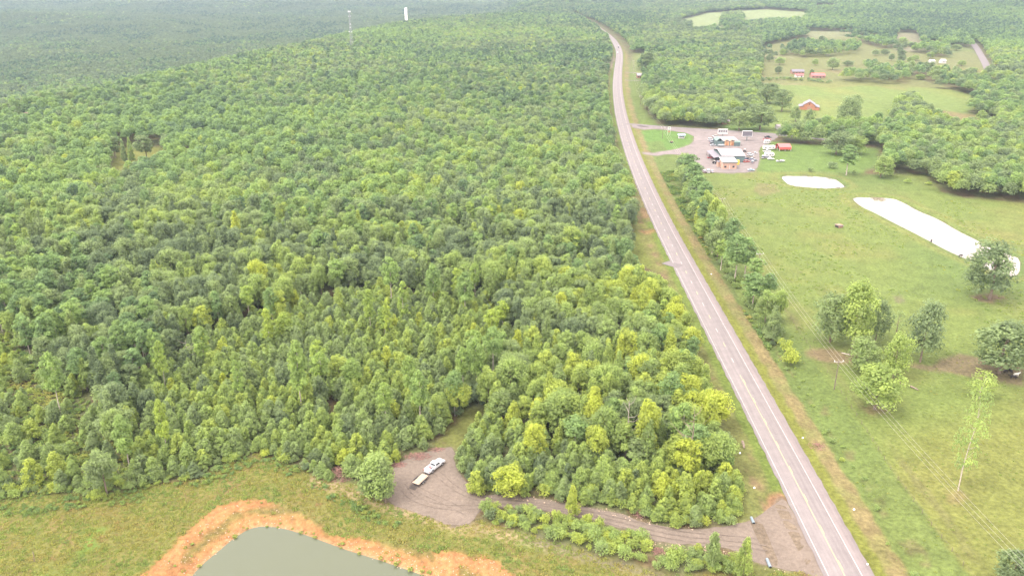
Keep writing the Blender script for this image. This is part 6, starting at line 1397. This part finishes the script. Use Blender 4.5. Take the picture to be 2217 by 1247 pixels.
for i, (px, py, lb) in enumerate(((1738, 948, 'white scrap of litter on the tan verge above the ditch heap'), (1849, 1103, 'white litter bag in the right verge grass'), (1540, 594, 'white bucket beside the roadside row'), (1602, 981, 'white litter at the wood edge by the stump'), (1633, 1056, 'small white litter at the wood corner'), (1878, 1222, 'white scrap on the shoulder at the bottom right'), (1390, 862, 'white rag on the verge beside the willow bush'))[:6]):
    p = at(px, py); tag(MB().box((0, 0, .15), (.45, .32, .3), .4, .6).obj('litter', M['litter']), lb, 'litter').location = p
def rocks(name, polys, n, s0, s1, m, label):
    X = []; Y = []
    for P in polys:
        x0, y0 = P.min(0); x1, y1 = P.max(0); x = rng.uniform(x0, x1, n * 3); y = rng.uniform(y0, y1, n * 3); k = inpoly(P, x, y); X.append(x[k][:n]); Y.append(y[k][:n])
    X = np.concatenate(X); Y = np.concatenate(Y); k = sdist(POND_A, X, Y) < .2; X, Y = X[k], Y[k]; nn = len(X)
    ms = []
    for i in range(3):
        b = bmesh.new(); bmesh.ops.create_icosphere(b, subdivisions=1, radius=.5)
        for v in b.verts: v.co *= random.uniform(.7, 1.2)
        me = bpy.data.meshes.new('stone'); b.to_mesh(me); b.free(); me.materials.append(m); ms.append(me)
    S = s0 + (s1 - s0) * rng.random(nn) ** 4; scatter(name, ms, X, Y, zf(X, Y) + S * .1, S, S * .7, rng.random(nn) * 6.28, rng.random(nn), rng.integers(0, 3, nn), label)
M['stone'] = mat('pale_stone', (.34, .25, .18), .9, .25, 1)
rocks('bank_stones', [W([(330, 1240), (470, 1100), (575, 1085), (640, 1110), (620, 1150), (540, 1140), (420, 1240)]), W([(720, 1150), (900, 1190), (1080, 1215), (1110, 1247), (940, 1247), (740, 1190)])], 450, .10, .36, M['stone'], 'loose pale stones on the orange pond bank')
rocks('drive_stones', [W([(1390, 1158), (1420, 1174), (1560, 1184), (1600, 1200), (1640, 1230), (1700, 1232), (1700, 1240), (1600, 1222), (1540, 1196), (1400, 1182)]), W([(1100, 1066), (1250, 1086), (1420, 1128), (1500, 1140), (1500, 1147), (1400, 1136), (1250, 1096), (1050, 1078)])], 350, .15, .5, M['stone'], 'loose stones along the gravel drive')

# ------------------------------------------------------------------ grass tufts and weeds (uncounted)
def tuft(name, seed, h=.5, r=.45, n=26, m='weed', wide=.07):
    r_ = np.random.default_rng(seed); a = r_.random(n) * 6.28; d = r_.random(n) ** .6 * r; bx, by = np.cos(a) * d, np.sin(a) * d; t = r_.random(n) * 6.28; hh = h * (.5 + .7 * r_.random(n)); o = r_.random(n) * 6.28
    base = np.stack([bx, by, np.zeros(n)], 1); sd = np.stack([np.cos(t), np.sin(t), np.zeros(n)], 1) * wide; tip = base + np.stack([np.cos(o) * hh * .6, np.sin(o) * hh * .6, hh], 1)
    V = np.stack([base - sd, base + sd, tip], 1).reshape(-1, 3); return leaf_mesh(name, V, r_.random(n), M[m])
TUFT = [tuft('tuft', i, .20 + .07 * i, .6, 30, wide=.13) for i in range(4)]
WEED = [crown_shrub('weed_clump', 200 + i, .9, .8, 7, 26, .16, 'weed') for i in range(3)]
def field_tufts(name, P, sp, smin, smax, tintf, meshes, label, cond=None):
    x0, y0 = P.min(0); x1, y1 = P.max(0); X, Y = jgrid(x0, x1, y0, y1, sp, .5); k = inpoly(P, X, Y) & infrustum(X, Y, 1.06); X, Y = X[k], Y[k]
    k = (sdist(POND_A, X, Y) < -.3) & (np.abs(hwy_side(X, Y) - .8) > 6.6); k &= ~inpoly(LOT, X, Y) & ~inpoly(DRIVE, X, Y)
    X, Y = X[k], Y[k]
    if cond is not None: k = cond(X, Y); X, Y = X[k], Y[k]
    n = len(X); S = smin + (smax - smin) * rng.random(n) ** 1.5; scatter(name, meshes, X, Y, zf(X, Y) - .02, S, S * (.7 + .6 * rng.random(n)), rng.random(n) * 6.28, np.clip(tintf(X, Y), 0, 1), rng.integers(0, len(meshes), n), label); print(name, n)
CLAY_IN = W([(300, 1260), (350, 1205), (395, 1163), (435, 1120), (470, 1096), (520, 1080), (575, 1084), (640, 1104), (690, 1128), (705, 1146), (735, 1152), (800, 1163), (900, 1188), (1000, 1198), (1075, 1213), (1110, 1247), (1160, 1300), (400, 1350)])
field_tufts('rough_grass', FIELD[:, :] * 1.0, 1.0, .5, 1.3, lambda x, y: .52 + (fbm(x / 6, y / 6, 2) - .5) * .8 + rng.normal(size=len(x)) * .10, TUFT, 'rough grass tufts of the field round the clay pond', lambda x, y: (~inpoly(CLAY_IN, x, y) | (rng.random(len(x)) < .03)) & (y < 260) & (proj(x, y, 0)[1] < 1270))
field_tufts('verge_weeds', AREA_R, 1.5, .7, 1.9, lambda x, y: .20 + (fbm(x / 7, y / 7, 2) - .5) * .9 + rng.normal(size=len(x)) * .12, WEED, 'weeds of the right-hand highway ditch', lambda x, y: (y < 520) & (hwy_side(x, y) > 14.5) & (fbm(x / 8, y / 8, 2) > .38))
field_tufts('wood_edge_weeds', W([(-200, 1100), (0, 1066), (200, 1070), (330, 1040), (440, 1030), (480, 1000), (560, 975), (620, 996), (700, 1028), (800, 1100), (900, 1150), (800, 1130), (640, 1040), (560, 1005), (480, 1040), (300, 1090), (0, 1120)]), 1.3, .5, 1.3, lambda x, y: .15 + rng.normal(size=len(x)) * .15, WEED, 'weeds along the edge of the wood', lambda x, y: fbm(x / 5, y / 5, 2) > .42)
field_tufts('scrub_weeds', SC_Y, 1.5, .7, 1.5, lambda x, y: .28 + (fbm(x / 7, y / 7, 2) - .5) * .9 + rng.normal(size=len(x)) * .12, WEED, 'low weeds of the open scrub at the far left')
field_tufts('pasture_tufts', W([(1720, 760), (2217, 700), (2300, 1260), (1960, 1260)]), 2.6, .35, .7, lambda x, y: .35 + rng.normal(size=len(x)) * .16, TUFT, 'uneven grass tufts of the near pasture', lambda x, y: fbm(x / 6, y / 6, 2) > .45)

bankp = W([(330, 1300), (420, 1215), (500, 1150), (560, 1120), (640, 1125), (760, 1175), (900, 1215), (1100, 1250), (1010, 1300), (600, 1350)])
field_tufts('bank_plants', bankp, 1.1, .5, 1.1, lambda x, y: .45 + rng.normal(size=len(x)) * .1, WEED, 'small green plants along the waterline of the clay pond', lambda x, y: (np.abs(sdist(POND_A, x, y) + 1.2) < .9) & (rng.random(len(x)) < .30))
field_tufts('clay_plants', CLAY_IN, 1.6, .4, .9, lambda x, y: .35 + rng.normal(size=len(x)) * .12, WEED, 'scattered green plants on the orange clay bank', lambda x, y: (rng.random(len(x)) < .05))
field_tufts('meadow_tufts', W([(1530, 410), (1640, 385), (2217, 450), (2217, 700), (1720, 750), (1600, 560)]), 3.4, .6, 1.5, lambda x, y: .30 + rng.normal(size=len(x)) * .1, TUFT, 'darker grass tufts of the middle pasture', lambda x, y: (fbm(x / 18, y / 18, 3) > .50) & (sdist(POND_B, x, y) < -3) & (sdist(POND_C, x, y) < -3))
# ------------------------------------------------------------------ haze
hm = bpy.data.materials.new('air'); hm.use_nodes = True; nt = hm.node_tree; nt.nodes.remove(nt.nodes['Principled BSDF']); pv = nt.nodes.new('ShaderNodeVolumePrincipled')
pv.inputs['Color'].default_value = (.31, .39, .50, 1); pv.inputs['Density'].default_value = HAZE_DENSITY; pv.inputs['Anisotropy'].default_value = .0
nt.links.new(pv.outputs[0], nt.nodes['Material Output'].inputs['Volume'])
if HAZE_DENSITY > 0:
    hz_ = MB().box((0, 0, 95), (40000, 40000, 430)).obj('haze', hm); hz_['kind'] = 'stuff'; hz_['label'] = 'thin humid air over the land'
